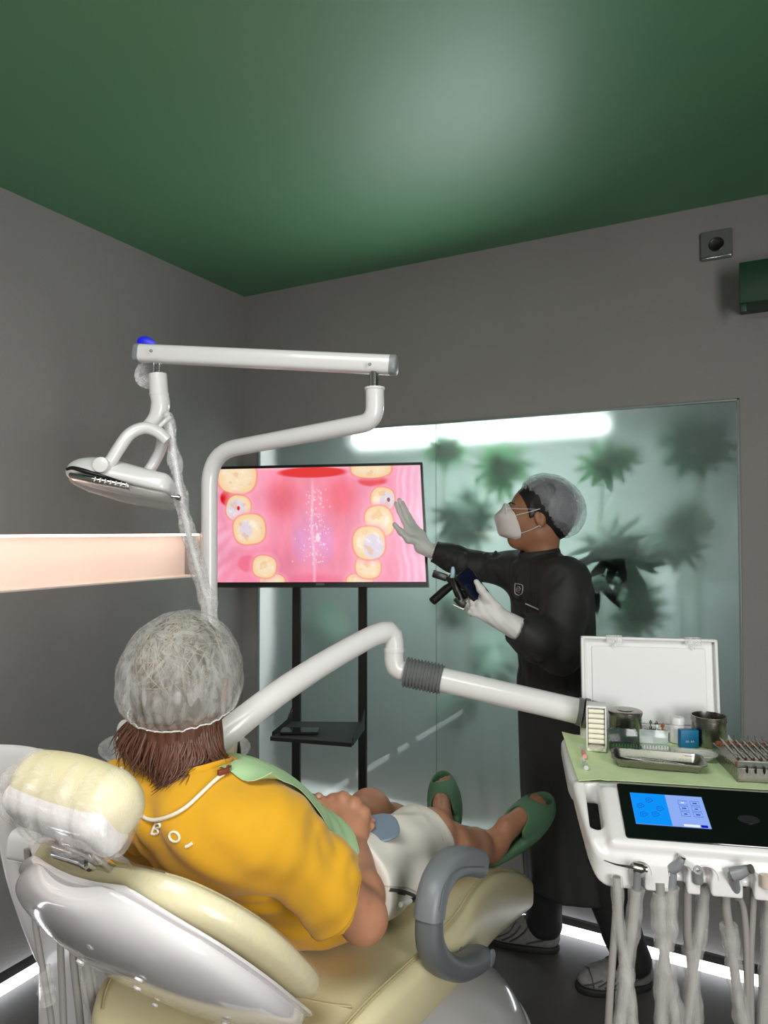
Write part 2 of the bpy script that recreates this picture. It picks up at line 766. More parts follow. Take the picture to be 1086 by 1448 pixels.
FROST, FROSTB = frosted(True), frosted(False)
EDGE = mat('glass_edge_trim', (120, 128, 126), .35)
win = solo('window_1', quad((gx0, .006, gz0), (gx1, .006, gz0), (gx1, .006, gz1), (gx0, .006, gz1)), FROST, None, None, None, 'structure', loc=(0, 0, 0), fix=False)
part('glass_back_face', quad((gx0, .012, gz0), (gx0, .012, gz1), (gx1, .012, gz1), (gx1, .012, gz0)), FROSTB, win, fix=False)
fb = .009
part('window_frame', join(rbox(((gx0 + gx1) / 2, .0, gz1 - fb / 2), ((gx1 - gx0) / 2, .008, fb / 2), .002),
                          rbox(((gx0 + gx1) / 2, .0, gz0 + fb / 2), ((gx1 - gx0) / 2, .008, fb / 2), .002),
                          rbox((gx0 + fb / 2, .0, (gz0 + gz1) / 2), (fb / 2, .008, (gz1 - gz0) / 2), .002),
                          rbox((gx1 - fb / 2, .0, (gz0 + gz1) / 2), (fb / 2, .008, (gz1 - gz0) / 2), .002)), EDGE, win)
jx = ongrid(616, 700, 1, .0)[0]
part('glass_joint', rbox((jx, .004, (gz0 + gz1) / 2), (.0007, .001, (gz1 - gz0) / 2), 0), EDGE, win)

# ---- what is behind the pane: planted light box
BOXW = mat('planter_back_wall', (66, 74, 70), .8, var=.06, vscale=1.5)
SOIL = mat('planter_soil', (46, 40, 34), .95, bump=.6, bscale=40)
CD = .62
struct('wall_planter', join(rbox(((gx0 + gx1) / 2, CD + .13, 1.2), ((gx1 - gx0) / 2 + .55, .02, 1.2), 0),
                            rbox((gx0 - .5, CD / 2 + .12, 1.2), (.02, CD / 2, 1.2), 0),
                            rbox((gx1 + .12, CD / 2 + .12, 1.2), (.02, CD / 2, 1.2), 0),
                            rbox(((gx0 + gx1) / 2, CD / 2 + .12, 2.38), ((gx1 - gx0) / 2 + .55, CD / 2, .02), 0)), BOXW)
struct('trim_1', rbox(((gx0 + gx1) / 2, CD / 2 + .12, .10), ((gx1 - gx0) / 2 + .4, CD / 2 - .01, .1), 0), SOIL)
# lower half of the partition behind the plants on the right
lx = ongrid(905, 850, 1, .45)[0]
lz = ongrid(1000, 845, 1, .45)[2]
LEDGE = mat('dark_counter', (96, 104, 102), .6)
struct('trim_2', rbox(((lx + gx1 + .1) / 2, .6, lz / 2 + .1), ((gx1 + .1 - lx) / 2, .13, lz / 2 - .1), .01), LEDGE)
# tube light
t0, t1 = ongrid(505, 620, 1, .30), ongrid(856, 603, 1, .30)
tz = (t0[2] + t1[2]) / 2
TY = .30
tl = thing('tube_light', 'long white tube light shining behind the top of the frosted glass', 'light', ((t0[0] + t1[0]) / 2, TY, tz))
part('tube', tube(np.array([(t0[0], TY, tz), (t1[0], TY, tz)]), .024, 16), TUBE_L, tl)
part('housing', join(rbox(((t0[0] + t1[0]) / 2, TY + .04, tz + .012), ((t1[0] - t0[0]) / 2 + .02, .016, .018), .004),
                     rbox((t0[0] - .01, TY + .015, tz), (.008, .03, .02), .004), rbox((t1[0] + .01, TY + .015, tz), (.008, .03, .02), .004)), WHITEM, tl)
bp0 = ongrid(945, 838, 1, .5)
SOAP = mat('soap_bottle_white', (205, 212, 208), .4)
sb = thing('pump_bottle', 'pale pump bottle standing on the counter behind the frosted glass', 'bottle', (bp0[0], .53, lz))
part('bottle', lathe([(.02, lz + .001), (.032, lz + .004), (.032, lz + .09), (.026, lz + .11), (.012, lz + .12), (.012, lz + .13)], (bp0[0], .53, 0), seg=20), SOAP, sb)
part('pump', join(lathe([(.014, lz + .13), (.014, lz + .145), (.005, lz + .146), (.005, lz + .17)], (bp0[0], .53, 0), seg=14), tube(np.array([(bp0[0], .53, lz + .17), (bp0[0] - .035, .53, lz + .168)]), .006, 8)), SOAP, sb)

# ---- floor tubes in front of the shadow gaps
def floor_tube(a, b, label, group):
    a, b = np.array(a, float), np.array(b, float)
    d = unit(b - a)
    r = thing('floor_tube_light', label, 'light', ((a[0] + b[0]) / 2, (a[1] + b[1]) / 2, 0), group)
    part('tube', tube(np.array([a + d * .012, b - d * .012]), .017, 16), STRIP_L, r)
    part('end_cap', tube(np.array([a - d * .004, a + d * .014]), .0185, 16), WHITEM, r)
    part('end_cap', tube(np.array([b - d * .014, b + d * .004]), .0185, 16), WHITEM, r)
    return r
bx1 = ongrid(1079, 1358, 2, .02)[0]
floor_tube((bx1, -.022, .019), (1.02, -.022, .019), 'bright white tube light along the floor under the frosted glass wall', 'floor tube lights')
floor_tube((1.0, -.022, .019), (.12, -.022, .019), 'floor tube light in the room corner behind the television stand', 'floor tube lights')
floor_tube((.022, -.12, .019), (.022, -1.73, .019), 'bright white tube light along the floor under the niche wall, corner end', 'floor tube lights')
floor_tube((.022, -1.84, .019), (.022, -3.2, .019), 'floor tube light along the niche wall, second from the corner', 'floor tube lights')

# ---- LED strip of the niche
led = solo('led_strip', rbox((-.035, (RY + ny1) / 2, nz1 - .006), (.012, (ny1 - RY) / 2 - .01, .004), 0), LED_L,
           'warm pink LED strip inside the top of the long wall niche', 'light')

# ---- area lights: ceiling lamp behind the camera, and two added fills
def area(name, loc, tgt, sx, sy, w, col=(1, 1, 1), spread=180):
    l = bpy.data.lights.new(name, 'AREA')
    l.shape = 'RECTANGLE'
    l.size, l.size_y, l.energy, l.color = sx, sy, w, col
    o = bpy.data.objects.new(name, l)
    COL.objects.link(o)
    o.location = loc
    o.rotation_euler = (Vector(tgt) - Vector(loc)).to_track_quat('-Z', 'Y').to_euler()
    o['kind'] = 'structure'
    l.spread = math.radians(spread)
    return o
area('ceiling_panel_light', (1.75, -2.95, H - .02), (1.75, -2.95, 0), 1.2, .9, 43, (1., .98, .97))
area('added_side_fill', (3.66, -2.9, 1.55), (0, -2.2, 1.7), 1.5, 1.5, 100, (1., .985, .97))  # added fill by the right wall, brightens the left wall; no window there
# added lamp before the pane, stands in for the tube's light on the ceiling
area('added_pane_fill', ((t0[0] + t1[0]) / 2, -.03, 1.93), ((t0[0] + t1[0]) / 2 - .10, -.88, 2.50), .9, .12, 2.9, (.90, .98, 1.), 108)
w = bpy.data.worlds.new('world')
SC.world = w
w.use_nodes = True
w.node_tree.nodes['Background'].inputs[0].default_value = (.6, .65, .7, 1)
w.node_tree.nodes['Background'].inputs[1].default_value = .05

# ---- small fixtures on the back wall
so = ongrid(1013, 346, 1, -.01)
SOCK = mat('socket_grey', (98, 99, 99), .4)
sk = thing('wall_socket', 'grey square wall socket with round black hole high on the back wall', 'socket', (so[0], 0, so[2] - .05))
part('plate', extrude(rrect(.05, .05, .008), .012, frame((1, 0, 0), (0, 0, 1), (0, -1, 0)), (so[0], -.0005, so[2]), .002), SOCK, sk)
part('recess', lathe([(.0245, 0), (.0245, .002), (.022, .003), (.018, .0012), (.0, .0008)], (so[0], -.0125, so[2]), frame((1, 0, 0), (0, 0, 1), (0, -1, 0)), 28), BLACKP, sk)
part('lower_lip', rbox((so[0], -.0145, so[2] - .043), (.046, .002, .004), .0015), CHROME, sk)
g0 = ongrid(1045, 372, 1, -.14)
GREENB = mat('dark_green_paint', (22, 58, 38), .45)
gz = ongrid(1045, 430, 1, -.14)[2]
gb = thing('wall_cabinet', 'dark green box mounted on the back wall below the socket', 'cabinet', (g0[0] + .35, -.07, gz))
part('body', rbox((g0[0] + .35, -.075, (g0[2] + gz) / 2), (.35, .07, (g0[2] - gz) / 2), .003), GREENB, gb)
part('bracket', rbox((g0[0] + .012, -.13, gz - .012), (.008, .008, .014), .001), GREENB, gb)

# ------------------------------------------------------------------ plants behind the pane
LEAF = mat('plant_leaf', (84, 114, 96), .55, var=.25, vscale=14)
LEAF2 = mat('plant_leaf_light', (98, 128, 104), .55, var=.25, vscale=14)
for _m, _c in ((LEAF, (98, 132, 108)), (LEAF2, (116, 148, 120))):
    _t = _m.node_tree
    _tl = nd(_t, 'ShaderNodeBsdfTranslucent')
    _tl.inputs['Color'].default_value = (*lin(_c), 1)
    _mx = nd(_t, 'ShaderNodeMixShader')
    _mx.inputs[0].default_value = .55
    _t.links.new(_t.nodes['Principled BSDF'].outputs[0], _mx.inputs[1])
    _t.links.new(_tl.outputs[0], _mx.inputs[2])
    _t.links.new(_mx.outputs[0], _t.nodes['Material Output'].inputs[0])
STEM = mat('plant_stem', (66, 92, 56), .6)


def blade(a, L, w, droop, R, c):
    """one finger of a lobed leaf: a bent, pointed-oval blade"""
    n = 7
    G = np.zeros((n, 3, 3))
    for i in range(n):
        t = i / (n - 1)
        ww = w * (math.sin(PI * min(1, t * .93 + .07)) ** .6) * (1 - .25 * t)
        for j, s in enumerate((-1, 0, 1)):
            r = L * t
            G[i, j] = (math.cos(a) * r - math.sin(a) * s * ww, math.sin(a) * r + math.cos(a) * s * ww, -droop * t * t * L - .12 * abs(s) * ww)
    return xf(sheet(G, .0012), R, c)


def plant(px, py, y, sc, m, lab, seed, nl=4):
    r = random.Random(seed)
    c = ongrid(px, py, 1, y)
    base = np.array([c[0] + r.uniform(-.08, .08), max(.2, min(.5, y + .08)), .2])
    p = thing('leafy_plant', lab, 'plant', base, 'leafy plants behind the frosted glass')
    part('stem', tube(spline([base, base * .5 + c * .5 + (r.uniform(-.04, .04), .02, 0), c + (0, .012, 0)], 6), [.007, .005, .004], 8), STEM, p)
    ms = []
    for k in range(nl):
        off = np.array([r.uniform(-.07, .07), r.uniform(.0, .05), r.uniform(-.07, .07)]) * sc if k else np.zeros(3)
        N = unit(np.array([r.uniform(-.35, .35), -1, r.uniform(.1, .7)]))
        R = basis(N, (r.uniform(-1, 1), 0, 1))
        nb = r.choice((10, 11, 12))
        a0 = r.uniform(0, 6)
        for i in range(nb):
            a = a0 + (i + .5) / nb * 2 * PI * .94 + r.uniform(-.05, .05)
            ms.append(blade(a, .125 * sc * r.uniform(.85, 1.1), .0165 * sc, .12, R, c + off))
        if k:
            ms.append(tube(np.array([c + (0, .012, 0), c + off + (0, .004, 0)]), .003, 6))
    v, f = join(*ms)
    v[:, 1] = np.clip(v[:, 1], .022, .6)
    part('foliage', (v, f), m, p, fix=False)


for k, (px, py, y, sc, m, lab, nl) in enumerate((
        (850, 655, .10, .95, LEAF2, 'light green plant pressed to the frosted glass below the right end of the tube light', 3),
        (874, 782, .04, 1.25, LEAF, 'large dark green plant pressed to the frosted glass right of the standing person', 4),
        (988, 622, .13, 1.15, LEAF, 'blurred plant high in the right corner of the frosted glass', 4),
        (648, 722, .12, 1.15, LEAF, 'plant showing between the television and the standing person', 4),
        (704, 655, .11, 1.0, LEAF2, 'faint plant behind the frosted glass above the raised arm', 3),
        (958, 765, .15, 1.0, LEAF, 'blurred plant above the counter behind the frosted glass', 3),
        (690, 938, .13, .95, LEAF, 'low plant behind the frosted glass left of the dark gown', 4),
        (624, 634, .11, .8, LEAF2, 'faint plant behind the frosted glass above the right corner of the television', 3),
        (462, 890, .13, .9, LEAF, 'plant behind the frosted glass under the television', 4),
        (640, 868, .17, .8, LEAF, 'blurred plant behind the frosted glass just below the held device', 3),
        (905, 868, .13, .9, LEAF, 'plant low behind the frosted glass beside the open white lid', 3),
        (636, 1010, .13, .8, LEAF, 'lowest blurred plant behind the frosted glass above the white arm', 3))):
    plant(px, py, y, sc, m, lab, 100 + k, nl)

# ================================================================== television, stand, phone
def paint_screen(nx, ny):
    x, y = np.meshgrid(np.linspace(0, 1, nx), np.linspace(0, 1, ny), indexing='ij')
    rg = np.random.default_rng(3)

    def nz(s, sx=1., sy=1., seed=0):
        r = np.random.default_rng(seed)
        out = np.zeros_like(x)
        a = 1.
        for o in range(4):
            k = s * 2 ** o
            for _ in range(5):
                ang = r.uniform(0, 2 * PI)
                out += a * np.sin(2 * PI * k * (x * sx * math.cos(ang) + y * sy * .56 * math.sin(ang)) + r.uniform(0, 6))
            a *= .55
        return out / 5

    def el(cx, cy, rx_, ry_, rot=0., p=2.):
        c, s = math.cos(rot), math.sin(rot)
        dx, dy = (x - cx) * 1.78, y - cy
        u, v = (dx * c + dy * s) / (rx_ * 1.78), (-dx * s + dy * c) / ry_
        return (np.abs(u) ** p + np.abs(v) ** p) ** (1 / p)

    def sm(a, b, t):
        t = np.clip((t - a) / (b - a), 0, 1)
        return t * t * (3 - 2 * t)
    img = np.zeros((nx, ny, 3)) + np.array([250, 158, 184])

    def mixc(m, col):
        nonlocal img
        img = img * (1 - m[..., None]) + np.array(col, float) * m[..., None]
    n1, n2 = nz(3, 1, 1, 1), nz(7, 1.4, .5, 2)
    mixc(sm(1.15, .55, el(.47, .5, .24, .62)) * .85, (247, 146, 168))
    for sx in (.33, .62):
        mixc(sm(1., .2, el(sx, .26, .12, .28)) * .75, (243, 112, 128))
    mixc(sm(1., .2, el(.47, .62, .13, .36)) * .8, (240, 164, 208))
    for sx in (.405, .545):
        mixc(sm(1., .3, el(sx, .68, .05, .22)) * .45, (226, 160, 220))
    mixc(sm(1., .3, el(.47, 1.0, .24, .1)) * .6, (240, 110, 140))
    mixc(sm(.012, .0, np.abs(x - .475 - .004 * np.sin(y * 9))) * .6 * sm(.05, .2, y), (255, 205, 220))
    # cheek folds at either side
    st = .5 + .5 * np.sin(x * 190 + 3 * np.sin(y * 5) + n1 * 2.5)
    mixc(sm(.84, .92, x) * .8, (255, 176, 206))
    mixc(sm(.86, .9, x) * st * .5, (255, 222, 238))
    mixc(sm(.93, .99, x) * .4, (255, 214, 232))
    st2 = .5 + .5 * np.sin((x * .8 + y * .6) * 70 + n1 * 2)
    mixc(sm(.2, .02, x) * sm(.4, .6, y) * st2 * .65, (255, 196, 222))
    mixc(sm(.26, .1, np.abs(x - .2) + .0 * y) * sm(.6, .8, y) * .4, (238, 120, 150))
    img = img * (1 + .035 * n1[..., None] + .03 * n2[..., None])
    mixc(sm(.03, .0, y) * .7, (255, 200, 205))
    mixc(sm(1.1, .8, el(.48, .045, .175, .05)), (232, 62, 62))
    mixc(sm(1.1, .7, el(.77, .13, .075, .055)), (238, 88, 96))
    mixc(sm(1.1, .85, el(.07, .26, .052, .085)), (214, 22, 24))
    mixc(sm(1.2, .8, el(.155, .84, .05, .07)), (244, 120, 148))

    def tooth(cx, cy, rx_, ry_, rot, white=None, dot=None, seed=0):
        e = el(cx, cy, rx_, ry_, rot, 2.5) + .045 * nz(3, 1, 1, 20 + seed)
        mixc(sm(1.45, 1.05, e) * .55, (255, 176, 200))
        mixc(sm(1.14, 1.0, e) * .6, (240, 138, 92))
        b = sm(1.03, .94, e)
        mixc(b, (250, 212, 166))
        mixc(b * sm(1.0, .45, e), (252, 228, 192))
        if white is not None:
            w_ = el(cx + white[0], cy + white[1], rx_ * white[2], ry_ * white[3], rot, 2.2)
            mixc(b * sm(1.05, .8, w_) * .9, (226, 216, 234))
        g = nz(11, 1, 1, 40 + seed)
        mixc(b * sm(.25, .55, g) * .55 * sm(.95, .6, e), (255, 250, 240))
        mixc(b * sm(-.3, -.55, g) * .4 * sm(.95, .6, e), (232, 172, 116))
        if dot is not None:
            mixc(sm(1.1, .7, el(cx + dot[0], cy + dot[1], .008, .022)), dot[2])
    tooth(.105, .07, .098, .155, .1, None, None, 1)
    tooth(.11, .355, .062, .115, .2, (-.012, .01, .8, .85), (.0, .0, (226, 40, 44)), 2)
    tooth(.165, .545, .080, .135, -.1, (-.02, .0, .4, .6), None, 3)
    tooth(.275, 1.0, .062, .07, 0, None, None, 5)
    tooth(.235, .868, .060, .098, .1, None, None, 4)
    tooth(.765, .02, .098, .085, 0, None, None, 6)
    tooth(.815, .29, .055, .1, .2, (.022, .03, .7, .9), (.028, .01, (150, 90, 90)), 7)
    tooth(.795, .49, .066, .135, -.2, None, None, 8)
    tooth(.692, 1.0, .062, .07, 0, None, None, 11)
    tooth(.735, .875, .060, .095, .1, None, None, 10)
    tooth(.742, .67, .077, .14, 0, (.022, .03, .68, .82), None, 9)
    # wet glints
    for k in range(150):
        cx, cy = .49 + rg.normal(0, .035), rg.uniform(.2, .85)
        mixc(sm(1., .3, el(cx, cy, rg.uniform(.0015, .005), rg.uniform(.004, .016), rg.uniform(-.5, .5))) * .85, (255, 236, 244))
    mixc(sm(1., .5, el(.5, .62, .016, .05)) * .8 * (n2 > 0), (255, 240, 248))
    return np.clip(img, 0, 255)


TL, TR, BL, BR = at(303, 660, 2.97), at(597, 653.5, 2.84), at(303.5, 830, 2.86), at(606, 829.5, 2.735)


def tvp(u, v, o=0.):
    n = unit(np.cross(TR - TL, TL - BL))
    return (TL * (1 - u) + TR * u) * (1 - v) + (BL * (1 - u) + BR * u) * v - n * o


def tvslab(u0, u1, v0, v1, o0, o1):
    P = [tvp(u, v, o) for o in (o0, o1) for u, v in ((u0, v0), (u1, v0), (u1, v1), (u0, v1))]
    return np.array(P), [(0, 1, 2, 3), (7, 6, 5, 4), (0, 4, 5, 1), (1, 5, 6, 2), (2, 6, 7, 3), (3, 7, 4, 0)]


nn = np.cross(TR - TL, TL - BL)
s_ = 1. if np.dot(nn, CAM - TL) > 0 else -1.
BEZ = mat('television_black', (16, 16, 18), .3)
tv = thing('television', 'flat television showing a pink close-up of teeth on black stand', 'television', tuple((BL + BR) / 2))
part('housing', join(tvslab(0, 1, 0, 1, .006 * s_, .03 * s_), tvslab(.1, .9, .25, .95, .03 * s_, .055 * s_)), BEZ, tv)
part('bezel', join(tvslab(0, 1, 0, .022, 0, .006 * s_), tvslab(0, 1, .963, 1, 0, .006 * s_), tvslab(0, .010, .022, .963, 0, .006 * s_), tvslab(.990, 1, .022, .963, 0, .006 * s_)), BEZ, tv)
nx, ny = 520, 292
img = paint_screen(nx, ny)
G = np.array([[tvp(.010 + .980 * i / (nx - 1), .022 + .941 * j / (ny - 1), .003 * s_) for j in range(ny)] for i in range(nx)])
fa = [(i * ny + j, (i + 1) * ny + j, (i + 1) * ny + j + 1, i * ny + j + 1) for i in range(nx - 1) for j in range(ny - 1)]
SCR = bpy.data.materials.new('screen_picture')
SCR.use_nodes = True
t_ = SCR.node_tree
t_.nodes.clear()
a_ = nd(t_, 'ShaderNodeVertexColor', layer_name='picture')
e_ = nd(t_, 'ShaderNodeEmission', Strength=1.0)
gls = nd(t_, 'ShaderNodeBsdfGlossy', Roughness=.2)
mx_ = nd(t_, 'ShaderNodeMixShader')
mx_.inputs[0].default_value = .02
o_ = nd(t_, 'ShaderNodeOutputMaterial')
t_.links.new(a_.outputs[0], e_.inputs[0])
t_.links.new(e_.outputs[0], mx_.inputs[1])
t_.links.new(gls.outputs[0], mx_.inputs[2])
t_.links.new(mx_.outputs[0], o_.inputs[0])
so_ = part('screen', (G.reshape(-1, 3), fa), SCR, tv, 'glowing screen with a picture of gums and teeth', fix=False)
ca = so_.data.color_attributes.new('picture', 'FLOAT_COLOR', 'POINT')
li = img.reshape(-1, 3) / 255
li = np.where(li <= .04045, li / 12.92, ((li + .055) / 1.055) ** 2.4)
ca.data.foreach_set('color', np.hstack([li, np.ones((len(li), 1))]).astype(np.float32).ravel())
part('brand_plate', tvslab(.485, .525, .972, .988, -.0012 * s_, .001 * s_), mat('plate_grey', (92, 92, 94), .4), tv)

# stand
pl, pr = at(419.5, 940, 3.0), at(513, 940, 2.955)
ax_ = unit(pr - pl)
ax_[2] = 0
ax_ = unit(ax_)
fr_ = np.array([ax_[1], -ax_[0], 0])          # towards the room
if np.dot(fr_, CAM - pl) < 0:
    fr_ = -fr_
Rst = frame(ax_, -fr_, (0, 0, 1))
st = thing('television_stand', 'black two-post television stand with a small shelf', 'stand', ((pl[0] + pr[0]) / 2, (pl[1] + pr[1]) / 2, 0))
for q in (pl, pr):
    part('post', rbox((q[0], q[1], .83), (.0175, .012, .82), .003, 1, Rst), BLACKM, st)
    part('foot', rbox((q[0] + fr_[0] * .12, q[1] + fr_[1] * .12, .013), (.02, .22, .012), .004, 1, Rst), BLACKM, st)
mid = (pl + pr) / 2
part('mount_plate', rbox((mid[0] + fr_[0] * .018, mid[1] + fr_[1] * .018, 1.5), (.19, .006, .1), .003, 1, Rst), BLACKM, st)
zs = .735
S = [ongrid(*p, 2, zs) for p in ((382, 1042), (413, 1020), (515, 1021), (497, 1051))]
shv = np.array([[*p[:2], zs] for p in S] + [[*p[:2], zs - .014] for p in S])
part('shelf', (shv, [(0, 1, 2, 3), (7, 6, 5, 4), (0, 4, 5, 1), (1, 5, 6, 2), (2, 6, 7, 3), (3, 7, 4, 0)]), BLACKM, st)
for a, b in ((S[1], S[0]), (S[2], S[3])):
    d = (b - a) * .9
    w = np.array([.002 * ax_[0], .002 * ax_[1], 0])
    P = [a + (0, 0, .055), a + d * .25 + (0, 0, .02), a + d + (0, 0, .012), a + d + (0, 0, -.016), a + (0, 0, -.03)]
    part('bracket', (np.array([p - w for p in P] + [p + w for p in P]), [(0, 1, 2, 3, 4), (9, 8, 7, 6, 5)] + [(i, (i + 1) % 5, 5 + (i + 1) % 5, 5 + i) for i in range(5)]), BLACKM, st)
PHG = mat('phone_glass', (22, 24, 28), .08, coat=1.)
c4 = [ongrid(*p, 2, zs + .004) for p in ((391, 1044), (403, 1027), (455, 1027), (447, 1038))]
pc = sum(c4) / 4
pd = unit(c4[2] - c4[1])
ph = thing('smartphone', 'dark phone lying on the small black stand shelf', 'phone', (pc[0], pc[1], zs))
Rp = frame(pd, (-pd[1], pd[0], 0), (0, 0, 1))
part('body', extrude(rrect(.073, .036, .008), .008, Rp, (pc[0], pc[1], zs + .0005), .002), BLACKP, ph)
part('screen', extrude(rrect(.070, .033, .007), .0008, Rp, (pc[0], pc[1], zs + .0085)), PHG, ph)

# ================================================================== operating light on its arm
LAMPB = mat('lamp_white_plastic', (216, 215, 214), .3, coat=.3)
pb = at(296, 900, 1.85)
ol = thing('operating_light', 'white dental operating light on a bent pole and arm beside the television', 'lamp', (pb[0], pb[1], 0))
P = fillet([at(296, 1010, 1.85) * [1, 1, 0] + [0, 0, .905], at(296, 640, 1.85), at(530, 596, 1.62), at(530, 551, 1.62)], [.09, .085], 9)
part('pole', tube(P, .0212, 20), LAMPB, ol)
part('collar', tube(np.array([at(530, 551, 1.62), at(530, 548, 1.62)]), .0235, 20), LAMPB, ol)
part('pin', tube(np.array([at(529, 556, 1.62), at(529, 520, 1.62)]), .011, 16), CHROME, ol)
A, B = at(561, 516.5, 1.615), at(193, 499.5, 1.75)
dA = unit(B - A)
Rarm = basis(dA)
arm = part('spring_arm', sweep(np.array([A + dA * .014, A + dA * .03, B - dA * .03, B - dA * .014]), lambda i, t: sup(28, 3.2, .0215, .0225)), LAMPB, ol)
for k, (q, s) in enumerate(((A, 1), (B, -1))):
    part('end_cap', sweep(np.array([q + dA * s * .0145, q + dA * s * .002, q, q - dA * s * .002]), lambda i, t: sup(28, 3.2, .0222, .0232) * (1, .99, .92, .8)[i]), GREYP, ol)
for q in (at(216, 498, 1.70), at(523, 517, 1.60)):
    part('screw', lathe([(.004, 0), (.004, .002), (.002, .003)], q - FWD * .012, basis(-FWD), 12), GREYP, arm)
tb = B + UP * .030 - dA * .022
part('tab', xf(lathe([(.002, -.002), (.020, -.0015), (.023, 0), (.020, .0015), (.002, .002)], seg=24), frame(RIGHT * .9 + UP * -.45, UP * .55 + RIGHT * .45, -FWD), tb + FWD * .012), BLUE, ol, 'blue plastic tab')
j0, j1 = at(221, 512, 1.745), at(221, 531, 1.745)
part('pin', join(tube(np.array([j0 + RIGHT * -.007, j1 + RIGHT * -.007]), .006, 14), tube(np.array([j0 + RIGHT * .007, j1 + RIGHT * .007]), .006, 14)), CHROME, ol)
lp = spline([at(223, 529, 1.745), at(224, 545, 1.745), at(225, 558, 1.745), at(227, 572, 1.745), at(222, 590, 1.745), at(208, 607, 1.745)], 8)
part('neck', tube(lp, [.022, .0225, .0225, .0225, .023, .021, .019, .018], 20), LAMPB, ol)
part('collar', tube(np.array([at(225, 556, 1.745), at(225, 559.5, 1.745)]), .0236, 20), LAMPB, ol)
part('disc_cover', xf(lathe([(.002, -.002), (.034, -.0015), (.036, 0), (.034, .0015), (.002, .002)], seg=28), frame(RIGHT, UP, -FWD), at(210, 530, 1.79)), CLEAR, ol, 'clear plastic disc')
# lamp head, lens downwards, tilted
hc = at(170, 683, 1.72)
tilt = math.radians(10)
hx = unit(RIGHT * math.cos(tilt) - UP * math.sin(tilt) + FWD * .05)
hz = unit(UP * math.cos(tilt) + RIGHT * math.sin(tilt) + FWD * .22)
hy = np.cross(hz, hx)
hx = np.cross(hy, hz)
Rh = frame(hx, hy, hz)
sd = Sdf()
sd.add(ell_((0, 0, 0), (.128, .085, .040)), .01)
sd.add(ell_((-.035, .0, .014), (.088, .062, .036)), .02)
sd.add(box_((.056, 0, .000), (.078, .070, .034), .026), .02)
sd.keep(plane_((0, 0, -.013), (0, 0, -1)), .008)
m = sd.mesh((-.15, -.11, -.06), (.15, .11, .08), .0035, 2)
hd = part('lamp_head', xf(m, Rh, hc), LAMPB, ol)
LENS = film('lamp_clear_lens', (225, 225, 222), .28, .05, 1.2, .1, 30., .05)
sl = Sdf()
sl.add(ell_((0, 0, -.006), (.127, .084, .034)), .01)
sl.add(box_((.056, 0, -.012), (.077, .069, .024), .016), .015)
sl.keep(plane_((0, 0, -.016), (0, 0, 1)), .003)
sl.keep(plane_((0, 0, -.036), (0, 0, -1)), .008)
part('lens', xf(sl.mesh((-.15, -.11, -.06), (.15, .11, .02), .0035, 2), Rh, hc), LENS, hd, 'clear lamp lens')
rf = [rbox((-.022 + .0 * k, -.066, -.02), (.07, .018, .006), .004, 2)]
part('reflector', xf(join(*rf), Rh, hc), CHROME, hd, 'silver reflector')
part('reflector_slot', xf(sweep(spline([(-.10, -.078, -.008), (-.085, -.084, -.004), (-.05, -.089, -.008), (0, -.088, -.012), (.045, -.08, -.015)], 6), lambda i, t: sup(10, 2, .004, .006 * (1 - .6 * abs(2 * t - .6)))), Rh, hc), BLACKP, hd, 'dark slot')
part('rib', xf(join(*[rbox((-.03 + k * .012, -.083, -.021), (.0022, .004, .006), .001, 1, rz(.25)) for k in range(7)]), Rh, hc), STEEL, hd)
# yoke
P1 = spline([at(236, 622, 1.70), at(222, 610, 1.69), at(203, 605, 1.68), at(183, 614, 1.67), at(168, 634, 1.66), at(156, 653, 1.655), at(147, 661, 1.655)], 7)
part('yoke_arm', sweep(P1, lambda i, t: sup(18, 2.6, .014, .019 * (1 - .12 * t)), hint=FWD), LAMPB, ol)
P2 = spline([at(230, 612, 1.74), at(228, 632, 1.76), at(219, 652, 1.77), at(209, 668, 1.765)], 7)
part('yoke_arm', sweep(P2, lambda i, t: sup(18, 2.6, .013, .018), hint=FWD), LAMPB, ol)
pv = at(146, 659, 1.645)
part('pivot_knob', lathe([(.016, -.012), (.019, -.01), (.019, .014), (.0175, .018), (.008, .02)], pv, basis(-FWD + UP * .1), 26), LAMPB, ol)
part('knob', xf(lathe([(.004, 0), (.004, .01), (.008, .012), (.008, .02), (.005, .022)], seg=16), basis(RIGHT - UP * .2), at(243, 702, 1.69)), CHROME, hd)
# wrapped cable from the neck down to the pole foot
cp = spline([at(236, 586, 1.73), at(241, 606, 1.72), at(247, 650, 1.72), at(258, 716, 1.73), at(272, 775, 1.76), at(287, 828, 1.79), at(297, 868, 1.81), at(298, 960, 1.82)], 9)
cb = part('cable', tube(cp, .0072, 12), LAMPB, ol)
part('plastic_sleeve', tube(cp, lambda t: .0125 + .012 * t + .003 * math.sin(t * 47), 22, True, .10, 1.), CLEAR, cb, 'wrinkled clear plastic sleeve')
cq = spline([at(212, 612, 1.71), at(222, 606, 1.70), at(233, 596, 1.70), at(240, 590, 1.71)], 6)
part('cable_loop', tube(cq, .0055, 10), LAMPB, cb)

# ================================================================== delivery unit
O = ongrid(790, 1045, 2, .98)
EX = unit(RIGHT * .983 - FWD * .184)
EY = unit(RIGHT * .184 + FWD * .983)
RD = frame(EX, EY, UP)


def dl(px, py, z):
    p = ongrid(px, py, 2, z) - O
    return np.array([p @ EX, p @ EY, z])


def dw(x, y, z):
    return np.array([O[0], O[1], 0]) + EX * x + EY * y + UP * z


def dm(m):
    return xf(m, RD, (O[0], O[1], 0))
UNITW = mat('delivery_unit_white', (224, 222, 221), .3, coat=.3)
du = thing('delivery_unit', 'white dental instrument console with blue touch screen on a long jointed arm', 'console', dw(.32, -.2, .845))


